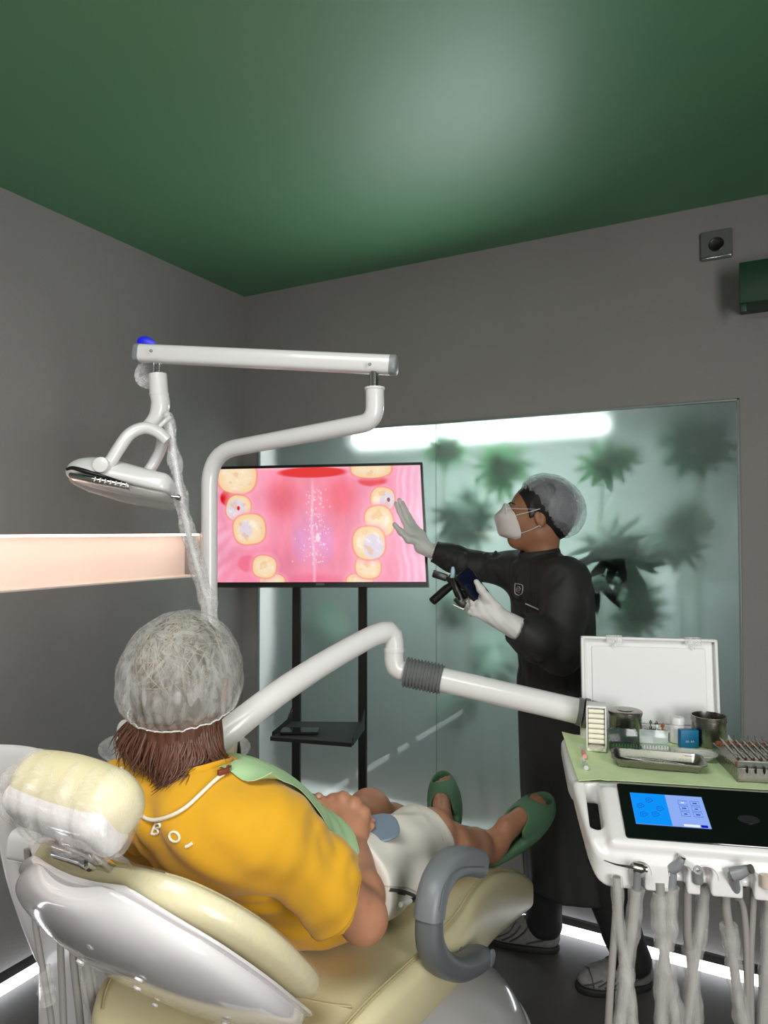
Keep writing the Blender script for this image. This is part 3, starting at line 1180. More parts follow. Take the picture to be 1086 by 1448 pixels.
def zf(y):
    return np.interp(y, [-.52, -.47, -.44, -.31, -.285, .2], [.875, .898, .925, .982, .978, .978]).astype(np.float32)


HOL = [.116, .188, .229, .300, .346, .41, .47]
su = Sdf()


def deck(P):
    x, y, z = P[:, 0], P[:, 1], P[:, 2]
    # plan outline: rounded rectangle, front-left corner swept back
    q = np.stack([np.abs(x - .31) - (.31 - .075), np.abs(y + .205) - (.262 - .075)], 1)
    d2 = _n(np.maximum(q, 0)) + np.minimum(q.max(1), 0) - .075
    tp = .015 + np.clip((-y - .12) * .1, 0, .03)          # the left side narrows towards the front
    d2 = smax(d2, tp * .0 + (-(x) + np.clip((-y - .25) * .16, 0, .05)), .02)
    th = np.interp(y, [-.47, -.40, -.3, .1], [.030, .026, .022, .020]).astype(np.float32)
    dz = np.abs(z - (zf(y) - th)) - th
    w = np.stack([d2, dz], 1) + .010
    return (_n(np.maximum(w, 0)) + np.minimum(w.max(1), 0) - .010) * .9


su.add(deck, .01)
ptilt = math.atan2(.055, .132)
Rt = rx(ptilt)
pcn = np.array([.31, -.383, .948])
su.add(box_(pcn + (0, .0, -.018), (.247, .076, .03), .012, Rt), .012)
# grip opening at the left
su.cut(box_((.0475, -.36, .95), (.0125, .058, .2), .010), .006)
for hx_ in HOL:
    su.cut(cap_((hx_, -.52, .886), (hx_, -.450, .886), .0115), .003)
    su.cut(box_((hx_, -.485, .84), (.0085, .035, .046), .002), .003)
m = su.mesh((-.02, -.5, .80), (.64, .09, 1.01), .0032, 1)
part('console_body', dm(m), UNITW, du, sharp=60)
# raised rings around the instrument rests
for hx_ in HOL[:6]:
    a = np.linspace(-.1, PI + .1, 18)
    P = np.stack([hx_ + .021 * np.cos(a), np.full(18, -.4675), .880 + .021 * np.sin(a)], 1)
    part('rest_ring', dm(tube(P, .0012, 6)), UNITW, du)
PANEL = mat('console_black_glass', (8, 8, 10), .1, coat=1.)
pan = part('control_panel', dm(extrude(rrect(.215, .070, .006), .004, Rt, pcn + Rt @ np.array([.0, .0, .0125]), .001)), PANEL, du, 'black glass control panel')
pz = pcn + Rt @ np.array([0, 0, .0168])


def px_(u, v, o=.0004):
    return pz + Rt @ np.array([u, v, o])


def prect(cu, cv, hu, hv, m_, name, o=.0004, lab=None, par=None):
    return part(name, dm(rbox(px_(cu, cv, o), (hu, hv, .0003), .0001, 1, Rt)), m_, par or du, lab)


D1, D2 = emit('display_blue', (16, 150, 255), .95), emit('display_light_blue', (150, 182, 255), .9)
D3, D4 = emit('display_icon_dark', (24, 105, 225), .8), emit('display_white', (235, 242, 255), 1.)
D5 = emit('display_navy', (22, 22, 190), .9)
dsp = part('display', dm(rbox(px_(-.126, .004), (.0665, .040, .0004), .0001, 1, Rt)), D2, pan, 'lit blue display')
part('display_field', dm(rbox(px_(-.160, .004, .0009), (.0325, .040, .0002), .0001, 1, Rt)), D1, pan)
for cu, cv in ((-.160, .026), (-.178, .010), (-.143, .006), (-.176, -.012), (-.154, -.010)):
    a = np.linspace(0, 2 * PI, 22)
    P = np.stack([px_(cu + (.0062 + .0012 * math.cos(3 * t)) * math.cos(t), cv + (.0055 + .001 * math.sin(2 * t)) * math.sin(t), .0012) for t in a])
    part('icon', dm(join(tube(P, .0006, 5), tube(np.stack([px_(cu - .003, cv, .0012), px_(cu + .003, cv + .001, .0012)]), .0007, 5))), D3, pan)
for i in range(3):
    for j in range(2):
        cu, cv = -.098 + j * .022, .025 - .0145 * i
        P = np.array([px_(cu + dx, cv + dy, .0012) for dx, dy in ((-.008, -.0055), (.008, -.0055), (.008, .0055), (-.008, .0055), (-.008, -.0055))])
        part('key_outline', dm(tube(P, .0004, 5)), D3, pan)
        part('key_mark', dm(rbox(px_(cu, cv, .0012), (.0028 + .001 * ((i + j) % 2), .0012, .0002), .0001, 1, Rt)), D4 if i == 0 and j == 0 else D5, pan)
part('status_bar', dm(rbox(px_(-.093, -.0325, .0012), (.014, .0026, .0002), .0001, 1, Rt)), D4, pan)
part('status_bar', dm(rbox(px_(-.071, -.0325, .0012), (.006, .003, .0002), .0001, 1, Rt)), D5, pan)
part('sensor_window', dm(extrude(sup(28, 2, .019, .0105), .0006, Rt, px_(.012, -.006, 0))), mat('sensor_dark', (38, 38, 42), .15), pan)
# arm from the unit to the patient's left
g1, g2 = dw(.05, .02, 1.05), None
E0, E1 = at(575, 950.5, 1.885), at(823, 1007, 1.79)
GREYB = mat('grey_bellows', (112, 114, 114), .5)
P = spline([at(268, 1085, 1.62), at(322, 1036, 1.64), at(388, 984, 1.70), at(458, 938, 1.78), at(520, 903, 1.85), at(542, 894, 1.87)], 8)
P = np.vstack([P, [at(549, 893, 1.88), at(555, 899, 1.885), at(557, 910, 1.885), at(557, 919, 1.885)]])
part('arm', tube(P, lambda t: .033 - .0065 * t, 22), UNITW, du)
part('arm_collar', tube(np.array([at(557, 916, 1.885), at(557, 921, 1.885)]), .0285, 24), UNITW, du)
P = spline([at(557, 918, 1.885), at(557, 932, 1.885), at(560, 943, 1.885), at(570, 949, 1.885), at(582, 951.5, 1.882)], 6)
part('elbow', tube(P, .0262, 22), UNITW, du)
dA = unit(E1 - E0)
b0, b1 = E0 - dA * .004, at(625, 961, 1.866)
n = 92
part('bellows', tube(np.array([b0 + (b1 - b0) * i / n for i in range(n + 1)]), lambda t: .0375 + .0028 * math.sin(t * 2 * PI * 11), 26), GREYB, du, 'grey ribbed bellows')
part('arm', tube(np.array([b1 - dA * .01, E1]), .0318, 24), UNITW, du)
c0 = E1 - dA * .012
part('joint_ring', join(*[tube(np.array([c0 + dA * .016 * k, c0 + dA * (.016 * k + .012)]), .0345 + .002 * (k % 2), 24) for k in range(3)]), GREYB, du)
bs = dw(.1, .03, .955)
part('arm_mount', tube(np.array([c0 + dA * .04, dw(.082, .025, 1.01), dw(.082, .025, .95)]), .028, 18), UNITW, du)

# ------------------------------------------------------------------ green paper and the things on it
GREENPAPER = mat('pale_green_paper', (218, 236, 184), .85, var=.04, vscale=30, bump=.12, bscale=160)
ZT = .9810
gxs, gys = np.linspace(0, 1, 40), np.linspace(0, 1, 24)
Gp = np.zeros((40, 24, 3))
for i, u in enumerate(gxs):
    for j, v in enumerate(gys):
        x = .022 + .58 * u
        y = -.290 + v * (.285 + .04 * (1 - u))
        if u < .12:
            y -= (1 - u / .12) * .028 * (1 - v)
        z = ZT + .0022 + .0014 * math.sin(u * 33 + v * 4) * math.sin(v * 9) + .006 * max(0, 1 - u / .06) * v + (.004 * max(0, 1 - v / .1) if u < .1 else 0)
        z = max(z, float(zf(np.array([y]))[0]) + .0032) if y < -.28 else z
        Gp[i, j] = dw(x - .012 * v * (u < .1), y, z)
paper = solo('tray_paper', sheet(Gp, .0008), GREENPAPER, 'pale green paper lining the top of the instrument console', 'paper')
Z0 = ZT + .0042
YW = mat('cream_cotton', (236, 232, 214), .9, bump=.2, bscale=300)
BOXPL = mat('dispenser_white', (232, 231, 229), .35)


def ring_box(c, h, t, R=None, floor_t=None):
    """open box: four walls and a floor"""
    cx, cy, cz = 0, 0, 0
    hx_, hy_, hz_ = h
    ft = floor_t or t
    ps = [rbox((0, 0, -hz_ + ft / 2), (hx_, hy_, ft / 2), t * .3, 1),
          rbox((-hx_ + t / 2, 0, 0), (t / 2, hy_, hz_), t * .3, 1), rbox((hx_ - t / 2, 0, 0), (t / 2, hy_, hz_), t * .3, 1),
          rbox((0, -hy_ + t / 2, 0), (hx_ - t, t / 2, hz_), t * .3, 1), rbox((0, hy_ - t / 2, 0), (hx_ - t, t / 2, hz_), t * .3, 1)]
    return xf(join(*ps), R, c)


# cotton roll dispenser
q = np.array([.083, -.075])
Rq = rz(math.radians(-6))
cd_ = thing('cotton_dispenser', 'tall white dispenser stacked with cotton rolls beside the steel jar with lid', 'dispenser', dw(q[0], q[1], Z0))
cb0 = np.array([q[0], q[1], Z0])
part('casing', dm(xf(join(rbox((0, .024, .05), (.022, .004, .05), .002), rbox((-.021, .002, .05), (.0016, .026, .05), .001), rbox((.021, .002, .05), (.0016, .026, .05), .001),
                          rbox((0, .004, .1), (.0225, .024, .003), .002), rbox((0, -.004, .004), (.0225, .03, .004), .003)), Rq, cb0)), BOXPL, cd_)
for k in range(7):
    part('cotton_roll', dm(xf(tube(np.array([(-.018, -.012, .0), (.018, -.012, 0)]), .0055, 12), Rq, cb0 + (0, 0, .0185 + .0118 * k))), YW, cd_)
part('lip', dm(xf(lathe([(.015, 0), (.018, .002), (.018, .008), (.015, .009)], (0, -.024, .003), None, 20), Rq, cb0)), film('lip_clear', (235, 232, 205), .5, .2, .8, .1, 20), cd_)


def steel_jar(x, y, r, h, lid, label, name):
    j = thing(name, label, 'jar', dw(x, y, Z0))
    pr = [(.0, 0), (r * .94, 0), (r, .003), (r, h * .84), (r * 1.03, h * .86), (r * 1.03, h * .9)]
    if lid:
        pr += [(r * .98, h * .9), (0, h * .9)]
    else:
        pr += [(r * 1.05, h * .985), (r * 1.05, h), (r * .98, h), (r * .96, h * .86), (r * .94, .006), (0, .005)]
    part('pot', dm(lathe(pr, (x, y, Z0), None, 40, False)), STEEL, j)
    if lid:
        part('lid', dm(lathe([(0, h * .895), (r * 1.06, h * .895), (r * 1.07, h * .91), (r * 1.07, h * .985), (r * 1.02, h), (r * .8, h * 1.015), (r * .55, h * 1.01), (r * .5, h * 1.03), (0, h * 1.035)], (x, y, Z0), None, 40, False)), STEEL, j)
    else:
        part('band', dm(lathe([(r * 1.005, h * .8), (r * 1.05, h * .815), (r * 1.05, h * .85), (r * 1.005, h * .865)], (x, y, Z0), None, 40, False)), STEEL, j)
    return j


steel_jar(.157, -.018, .0375, .078, True, 'round steel jar with flat steel lid in front of the white box lid', 'steel_jar')
steel_jar(.352, .002, .0385, .07, False, 'round open steel jar without lid at the corner of the white box lid', 'steel_jar')
# small white tub of burs
x, y = .232, .01
tb_ = thing('bur_tub', 'small white tub holding tiny tools between steel jar and white bottle', 'tub', dw(x, y, Z0))
part('tub', dm(lathe([(0, 0), (.026, 0), (.030, .024), (.032, .026), (.029, .026), (.026, .008), (0, .008)], (x, y, Z0), None, 30, False)), BOXPL, tb_)
part('filling', dm(lathe([(0, .022), (.027, .022), (.024, .010), (0, .01)], (x, y, Z0), None, 24, False)), mat('tub_filling', (62, 66, 58), .8), tb_)
ORG = mat('orange_plastic', (160, 84, 44), .5)
GRN = mat('green_plastic', (66, 110, 70), .5)
for k, (a, r) in enumerate(((.4, .016), (1.4, .018), (2.5, .015), (3.6, .017), (4.6, .014), (5.5, .018))):
    px, py = x + r * math.cos(a), y + r * math.sin(a)
    part('bur', dm(join(tube(np.array([(px, py, Z0 + .020), (px + .002, py, Z0 + .034 + .004 * (k % 3))]), .0014, 8), lathe([(.0035, 0), (.004, .003), (.001, .008)], (px + .002, py, Z0 + .032 + .004 * (k % 3)), None, 10))), (ORG, STEEL, GRN, STEEL, BOXPL, ORG)[k], tb_)
# white bottle
x, y = .283, .012
wb = thing('white_bottle', 'small white plastic bottle with ribbed cap behind the blue box', 'bottle', dw(x, y, Z0))
part('bottle', dm(lathe([(0, 0), (.019, 0), (.0205, .003), (.0205, .032), (.015, .042), (.013, .044), (0, .044)], (x, y, Z0), None, 28, False)), BOXPL, wb)
part('cap', dm(lathe([(.0155, .043), (.017, .044), (.0165, .058), (.015, .06), (0, .06)], (x, y, Z0), None, 28, False)), BOXPL, wb)
# blue box
x, y = .298, -.03
BLB = mat('teal_blue_card', (12, 112, 158), .5)
bb = thing('blue_box', 'small blue box standing in front of the white bottle', 'box', dw(x, y, Z0))
Rb = rz(math.radians(12))
part('carton', dm(xf(rbox((0, 0, .021), (.0215, .009, .021), .001), Rb, (x, y, Z0))), BLB, bb)
for k, s in enumerate((-1, 1)):
    P = np.array([(s * .006 - .004, -.0094, .014), (s * .006 - .002, -.0094, .018), (s * .006, -.0094, .014), (s * .006 + .002, -.0094, .018), (s * .006 + .004, -.0094, .0145)])
    part('print', dm(xf(tube(P, .0006, 5), Rb, (x, y, Z0))), D4 if False else mat('white_print', (225, 232, 235), .6), bb)
# two clear flip boxes of burs / points
SMK = film('smoked_clear_plastic', (64, 78, 74), .5, .12, .9, .1, 20)
CLR = film('clear_box_plastic', (190, 205, 202), .42, .12, .9, .1, 20)
for k, (x0, x1, mt, lab) in enumerate(((.112, .178, SMK, 'dark see-through flip box in front of the steel jar with lid'), (.181, .246, CLR, 'pale see-through flip box holding a row of pins, beside the dark flip box'))):
    cx, cy = (x0 + x1) / 2, -.090
    fbx = thing('flip_box', lab, 'box', dw(cx, cy, Z0))
    part('base', dm(ring_box((cx, cy, Z0 + .007), ((x1 - x0) / 2, .02, .007), .0016)), mt, fbx)
    part('lid', dm(xf(rbox((0, 0, 0), ((x1 - x0) / 2, .0012, .016), .001), rx(-.12), (cx, cy + .021, Z0 + .031))), mt, fbx)
    part('insert', dm(rbox((cx, cy, Z0 + .006), ((x1 - x0) / 2 - .003, .017, .0035), .001)), BOXPL if k else GRN, fbx)
    for i in range(9):
        xx = x0 + .007 + i * (x1 - x0 - .014) / 8
        part('pin', dm(tube(np.array([(xx, cy - .008, Z0 + .008), (xx, cy - .006, Z0 + .018)]), .0014, 6)), (BOXPL if k else GRN), fbx)
# long steel tray with tweezers and probe
cx, cy = .200, -.185
Rk = rz(math.radians(-5))
ky = thing('steel_tray', 'long shallow steel tray holding tweezers and a probe behind the screen', 'tray', dw(cx, cy, Z0))


def dish_mesh(w, h, dep, r, flange, th=.001):
    rings = []
    for sc, z in ((-flange * .0, dep), (0, dep)):
        pass
    prof = [(flange, dep - .0015), (flange, dep), (0., dep), (-.006, dep * .5), (-.010, .003), (-.016, .001), (-.018, .0022), (-.011, .004), (-.006, dep * .55), (-.0012, dep + .0004), (flange + .001, dep + .0006), (flange + .001, dep - .0015)]
    for o, z in prof[:6]:
        P = rrect(w + o, h + o, max(r + o, .004))
        rings.append(np.hstack([P, np.full((len(P), 1), z)]))
    bot = rings[::-1]
    inner = []
    for o, z in prof[6:]:
        P = rrect(w + o, h + o, max(r + o, .004))
        inner.append(np.hstack([P, np.full((len(P), 1), z)]))
    v, f = skinrings(bot + [], False)
    m1 = (v, f + [tuple(range(len(bot[0])))])
    v2, f2 = skinrings(inner, False)
    m2 = (v2, f2 + [tuple(range(len(inner[0])))])
    return join(m1, m2)


part('pan', dm(xf(dish_mesh(.092, .042, .020, .018, .004), Rk, (cx, cy, Z0))), STEEL, ky, fix=False)
tw = thing('tweezers', 'steel tweezers lying in the long steel tray', 'tweezers', dw(cx, cy, Z0 + .004))
for s in (-1, 1):
    part('arm', dm(xf(tube(spline([(-.07, .004, .012), (-.02, .004 + s * .006, .010), (.04, .002 + s * .004, .008), (.07, -.002, .006), (.078, -.006, .009)], 5), [.0012, .003, .0026, .001, .0008], 8), Rk, (cx, cy, Z0))), STEEL, tw)
pb_ = thing('dental_probe', 'thin steel probe lying in the long steel tray', 'probe', dw(cx, cy, Z0 + .004))
part('handle', dm(xf(tube(np.array([(-.06, -.018, .006), (.04, -.014, .006)]), .0026, 10), Rk, (cx, cy, Z0))), STEEL, pb_)
part('tip', dm(xf(tube(spline([(.04, -.014, .006), (.062, -.012, .007), (.072, -.008, .010), (.074, -.003, .006)], 5), [.0018, .0012, .0008, .0005], 8), Rk, (cx, cy, Z0))), STEEL, pb_)
# clear dish
x, y = .290, -.125
CLD = film('clear_dish_plastic', (214, 214, 210), .62, .16, .9, .2, 26, .1)
dsh = thing('clear_dish', 'oval clear plastic dish behind the right end of the steel tray', 'dish', dw(x, y, Z0))
part('dish', dm(xf(dish_mesh(.045, .026, .016, .024, .003), Rk, (x, y, Z0))), CLD, dsh, fix=False)
# instrument kit with files
kx, ky_ = .425, -.168
kit = thing('instrument_kit', 'open steel instrument kit filled with slim handles at the right end', 'kit', dw(kx, ky_, Z0))
Rkk = rz(math.radians(1))
part('tray', dm(xf(ring_box((0, 0, .014), (.085, .088, .014), .002), Rkk, (kx, ky_, Z0))), STEEL, kit)
part('front_rack', dm(xf(rbox((0, -.083, .03), (.083, .0016, .014), .001, 1, rx(.35)), Rkk, (kx, ky_, Z0))), mat('kit_rack_steel', (150, 150, 150), .35, .7), kit)
part('rubber_bar', dm(xf(rbox((-.0, .062, .034), (.083, .008, .004), .002), Rkk, (kx, ky_, Z0))), ORG, kit, 'orange rubber bar')
part('rubber_bar', dm(xf(rbox((-.0, -.068, .030), (.083, .004, .003), .002), Rkk, (kx, ky_, Z0))), ORG, kit, 'orange rubber bar')
ins = None
for k in range(11):
    xx = -.074 + k * .0148
    bx_, by_ = kx, ky_
    c = dw(*(Rkk @ np.array([xx, 0, 0]) + (kx, ky_, Z0)))
    if ins is None:
        ins = thing('hand_instrument', 'slim steel hand instrument lying in the open steel kit', 'instrument', c, 'hand instruments in the steel kit')
        part('handle', dm(xf(tube(np.array([(xx, -.06, .0385), (xx + .001, .052, .0435)]), .0036, 10), Rkk, (kx, ky_, Z0))), STEEL, ins)
        part('tip', dm(xf(tube(spline([(xx + .001, .052, .0435), (xx + .001, .07, .0445), (xx + .003, .078, .050)], 5), [.002, .0012, .0006], 8), Rkk, (kx, ky_, Z0))), STEEL, ins)
        for s in (-.04, .03):
            part('grip_ring', dm(xf(tube(np.array([(xx, s, .0408), (xx, s + .006, .0410)]), .0041, 10), Rkk, (kx, ky_, Z0))), GREYP, ins)
    else:
        copytree(ins, c)
for s in (-1,):
    part('slot', dm(xf(join(*[xf(extrude(sup(12, 2, .0022, .008), .0006, frame((.96, .28, 0), (0, 0, 1), (0, -1, 0))), None, (-.066 + k * .0165, -.0895, .026)) for k in range(9)]), Rkk, (kx, ky_, Z0))), BLACKP, kit)
tg = thing('paper_tag', 'small white and green folded tag standing behind the instrument kit', 'tag', dw(.392, -.055, Z0))
gt = np.array([[dw(.380 + .03 * u, -.054 - .014 * v, Z0 + .001 + (.032 * (1 - u) ** 1.5 + .008) * (1 - .6 * v)) for v in np.linspace(0, 1, 5)] for u in np.linspace(0, 1, 7)])
part('tag', sheet(gt, .0008), mat('tag_white', (228, 232, 218), .7), tg)
# ampoules on the paper
GLS = film('ampoule_clear', (228, 228, 228), .5, .08, 1., .1, 30)
PNK = mat('pink_rubber', (222, 150, 146), .5)
GRY = mat('ampoule_cap_grey', (196, 196, 198), .35)
for k, (p0, p1, mm, lab) in enumerate((((822, 1054), (827, 1070), PNK, 'tiny clear tube with pink end on the green paper'), ((824, 1073), (829, 1086), GRY, 'tiny clear tube with grey cap on the green paper, nearest the left edge'))):
    a, b = ongrid(*p0, 2, Z0 + .006), ongrid(*p1, 2, Z0 + .006)
    am = thing('glass_ampoule', lab, 'tube', tuple(np.r_[(a + b)[:2] / 2, Z0]))
    part('barrel', tube(np.array([a, a + (b - a) * .6]), .0042, 12), GLS, am)
    part('cap', tube(np.array([a + (b - a) * .6, b]), .0052, 12), mm, am)

# storage box with open lid
bxc = np.array([.232, .105])
BXW = mat('storage_box_white', (226, 226, 225), .4)
sbx = thing('storage_box', 'white plastic box with its lid standing open behind the jars', 'box', dw(bxc[0], bxc[1], ZT))
Lw = .168
part('box_base', dm(ring_box((bxc[0] + .032, .057, ZT + .012), (Lw - .038, .026, .012), .003)), BXW, sbx)
lid0 = np.array([bxc[0], .092, ZT + .002])
Rl = frame((1, 0, 0), (0, math.sin(.10), math.cos(.10)), (0, -math.cos(.10), math.sin(.10)))
hl = .120
lid = part('lid', dm(xf(join(extrude(rrect(Lw, hl, .014), .004, None, (0, 0, 0), .001),
                             *[rbox(c, h, .003) for c, h in (((0, hl - .004, .010), (Lw, .004, .010)), ((0, -hl + .004, .010), (Lw, .004, .010)), ((Lw - .004, 0, .010), (.004, hl, .010)), ((-Lw + .004, 0, .010), (.004, hl, .010)))]), Rl, lid0 + Rl @ np.array([0, hl, -.004]))), BXW, sbx)
part('liner', dm(xf(extrude(rrect(Lw - .028, hl - .024, .004), .004, None, (0, -.001, .004), .001), Rl, lid0 + Rl @ np.array([0, hl, -.004]))), BXW, sbx)
for s in (-.085, .108):
    part('latch', dm(xf(join(rbox((s, hl - .008, .0215), (.02, .009, .003), .002), rbox((s, hl + .002, .012), (.02, .002, .012), .001), lathe([(.001, 0), (.006, .001), (.006, .004), (.001, .005)], (s, hl - .024, .010), None, 14)), Rl, lid0 + Rl @ np.array([0, hl, -.004]))), CLEAR, sbx, 'clear latch')

# ------------------------------------------------------------------ handpieces with hoses
HOSE = mat('grey_hose', (146, 142, 138), .5)
SLV = film('hose_sleeve_film', (226, 224, 220), .30, .16, .9, .15, 30., .10, (1, 1, .3))
DH = 1.30


def hose(pts, r, par, sleeve=None, name='hose', d=DH, wob=.05, seed=0.):
    P = spline([at(p[0], p[1], p[2] if len(p) > 2 else d) for p in pts], 8)
    h = part(name, tube(P, r, 12), HOSE, par)
    if sleeve:
        a, b, rs = sleeve
        n_ = len(P)
        Q = P[int(a * (n_ - 1)):int(b * (n_ - 1)) + 1]
        part('plastic_sleeve', tube(Q, lambda t: rs * (1 + .09 * math.sin(t * 27 + seed * 9) + .06 * math.sin(t * 61 + seed)), 18, True, wob, seed), SLV, h, 'wrinkled clear plastic sleeve')
    return h


FL = dw(.15, -.3, 0)


def hp(label, x, name='handpiece'):
    return thing(name, label, 'handpiece', dw(x, -.424, .87))


h1 = hp('handpiece with small steel head and thin needle tip, leftmost in the console rests', HOL[0])
part('head', join(lathe([(.004, -.011), (.008, -.010), (.0085, .006), (.006, .010), (.003, .012)], at(903, 1227, 1.285), basis(unit(RIGHT * 1 + UP * -.12 - FWD * .2)), 20)), STEEL, h1)
part('neck', tube(spline([at(902, 1229, 1.285), at(901, 1240, 1.29), at(900, 1256, 1.295)], 5), .0068, 12), GREYP, h1)
part('needle', tube(spline([at(895, 1226.5, 1.285), at(872, 1222.5, 1.275), at(854, 1216.5, 1.265)], 5), [.0028, .0016, .0007], 10), STEEL, h1, 'thin steel tip')
part('button', lathe([(.002, 0), (.0055, .001), (.005, .004)], at(912, 1229, 1.28), basis(unit(RIGHT - FWD * .2)), 14), CHROME, h1)
hose([(900, 1256), (895, 1305), (887, 1360), (880, 1425), (873, 1500), (866, 1580)], .0085, h1, (.02, .95, .0145), seed=1.)
hose([(872, 1240), (876, 1315), (884, 1360), (892, 1420), (896, 1500), (880, 1600), (866, 1580)], .007, h1, (.02, .62, .011), seed=2.)
hose([(872, 1248, 1.32), (871, 1290, 1.31), (863, 1400, 1.30), (858, 1500, 1.30)], .0065, h1)
h2 = hp('grey angled nozzle handpiece with its tip pointing up, second in the console rests', HOL[1])
part('head', tube(spline([at(949, 1228, 1.30), at(956, 1225, 1.295), at(962, 1218, 1.29), at(964, 1212, 1.29)], 5), [.0105, .010, .0075, .0065], 16), GREYP, h2)
part('tip_ring', tube(np.array([at(964, 1213, 1.29), at(965, 1210.5, 1.29)]), .0072, 16), CHROME, h2)
part('neck', tube(spline([at(949, 1229, 1.30), at(950, 1240, 1.30), at(949, 1256, 1.30)], 5), .0085, 12), GREYP, h2)
hose([(949, 1254), (948, 1310), (938, 1360), (935, 1440), (938, 1520), (944, 1600)], .008, h2, (.0, .9, .013), seed=3.)
hose([(933, 1248), (934, 1275), (937, 1330), (946, 1390), (955, 1443), (958, 1520), (944, 1600)], .008, h2, (.12, .9, .0165), seed=4.)
h3 = hp('handpiece sunk into its round rest, third in the console rests', HOL[2])
part('head', lathe([(.004, 0), (.0095, .001), (.0095, .02), (.008, .022)], at(986, 1231, 1.285), basis(-UP + RIGHT * .05), 18), GREYP, h3)
part('end_ring', xf(lathe([(.0035, 0), (.0075, 0), (.0075, .002), (.0035, .002)], seg=18, cap=False), basis(unit(-FWD + UP * .5)), at(986, 1230, 1.272)), CHROME, h3)
hose([(988, 1238), (993, 1270), (990, 1320), (981, 1365), (972, 1440), (966, 1520), (975, 1600)], .008, h3, (.05, .9, .013), d=1.335, seed=5.)
hose([(972, 1248), (972, 1320), (977, 1358), (984, 1440), (986, 1520), (975, 1600)], .0078, h3, (.3, .9, .014), d=1.335, seed=6.)
h4 = hp('grey tapered nozzle lying sideways in its rest, fourth in the console rests', HOL[3])
part('head', tube(spline([at(1034, 1237, 1.262), at(1045, 1234, 1.258), at(1056, 1230, 1.252), at(1061, 1229, 1.248)], 5), [.0115, .0115, .009, .0075], 16), GREYP, h4)
part('tip_ring', tube(np.array([at(1060, 1229, 1.249), at(1063, 1228.5, 1.246)]), .0078, 14), STEEL, h4)
part('neck', tube(spline([at(1036, 1237, 1.264), at(1039, 1250, 1.275), at(1042, 1268, 1.29)], 5), .0085, 12), GREYP, h4)
hose([(1025, 1250), (1027, 1285), (1033, 1325), (1041, 1390), (1050, 1446), (1058, 1530), (1058, 1600)], .008, h4, (.28, .9, .0145), seed=7.)
hose([(1042, 1262), (1052, 1290), (1056, 1348), (1057, 1430), (1060, 1520), (1058, 1600)], .0058, h4)
h5 = hp('pale handpiece with thin hose in the rest nearest the picture edge', HOL[4])
part('head', lathe([(.004, 0), (.0095, .001), (.0095, .022), (.007, .024)], at(1083, 1236, 1.262), basis(-UP), 18), mat('pale_tan_plastic', (196, 180, 166), .4), h5)
hose([(1066, 1250), (1064, 1300), (1062, 1345), (1062, 1430), (1064, 1520), (1070, 1600)], .0058, h5)
hose([(1085, 1245), (1086, 1300), (1082, 1400), (1078, 1500), (1070, 1600)], .0075, h5, (.0, .9, .012), seed=8.)

# ================================================================== dental chair (axis along +y)
CX = 1.32
CREAM = mat('cream_leatherette', (216, 206, 166), .42, spec=.4, var=.03, vscale=5, bump=.05, bscale=220)
CREAMS = mat('cream_stitching', (182, 170, 130), .7)
SHELL = mat('chair_shell_white', (214, 210, 210), .13, coat=.6)
BASEW = mat('chair_base_white', (212, 211, 211), .16, coat=.5)
ARMG = mat('armrest_grey', (116, 121, 124), .42)
ARMD = mat('armrest_dark_grey', (98, 102, 105), .42)
VINYL = film('clear_vinyl_cover', (238, 236, 226), .16, .08, 1.1, .25, 24., .08)
ch = thing('dental_chair', 'reclined cream dental chair with white back shell and grey curved armrest', 'chair', (CX, -1.2, 0))
prof = np.array([(-1.80, .60, .05, .17), (-1.77, .625, .09, .22), (-1.70, .648, .12, .262), (-1.55, .660, .14, .28), (-1.35, .640, .15, .285), (-1.15, .615, .17, .275), (-1.0, .603, .20, .258),
                 (-.85, .572, .205, .24), (-.7, .522, .195, .228), (-.5, .432, .155, .218), (-.38, .362, .115, .208), (-.345, .335, .085, .190), (-.325, .305, .04, .165)])
pp = spline(prof, 4)
rings = []
for y, zt, th, w_ in pp:
    o = sup(44, 5.5, w_, th / 2)
    o[:, 1] += -.012 * np.exp(-(o[:, 0] / (w_ * .7)) ** 4) * (o[:, 1] > 0)
    rings.append(np.stack([CX + o[:, 0], np.full(44, y), zt - th / 2 + o[:, 1]], 1))
part('seat_cushion', skinrings(rings), CREAM, ch)
for s in (-1, 1):
    P = np.stack([CX + s * (pp[4:-6, 3] - .028), pp[4:-6, 0], pp[4:-6, 1] - .0035], 1)
    part('seam', tube(P, .0022, 6), CREAMS, ch)
    P = np.stack([CX + s * (pp[4:-6, 3] - .024), pp[4:-6, 0], pp[4:-6, 1] - .0055], 1)
    part('seam', tube(P, .0010, 6), CREAMS, ch)
P = np.stack([CX + np.linspace(-1, 1, 20) * .235, np.full(20, -1.615) + .02 * np.linspace(-1, 1, 20) ** 2, np.full(20, .657) - .009 * (1 - np.linspace(-1, 1, 20) ** 4)], 1)
part('seam', tube(P, .0022, 6), CREAMS, ch)
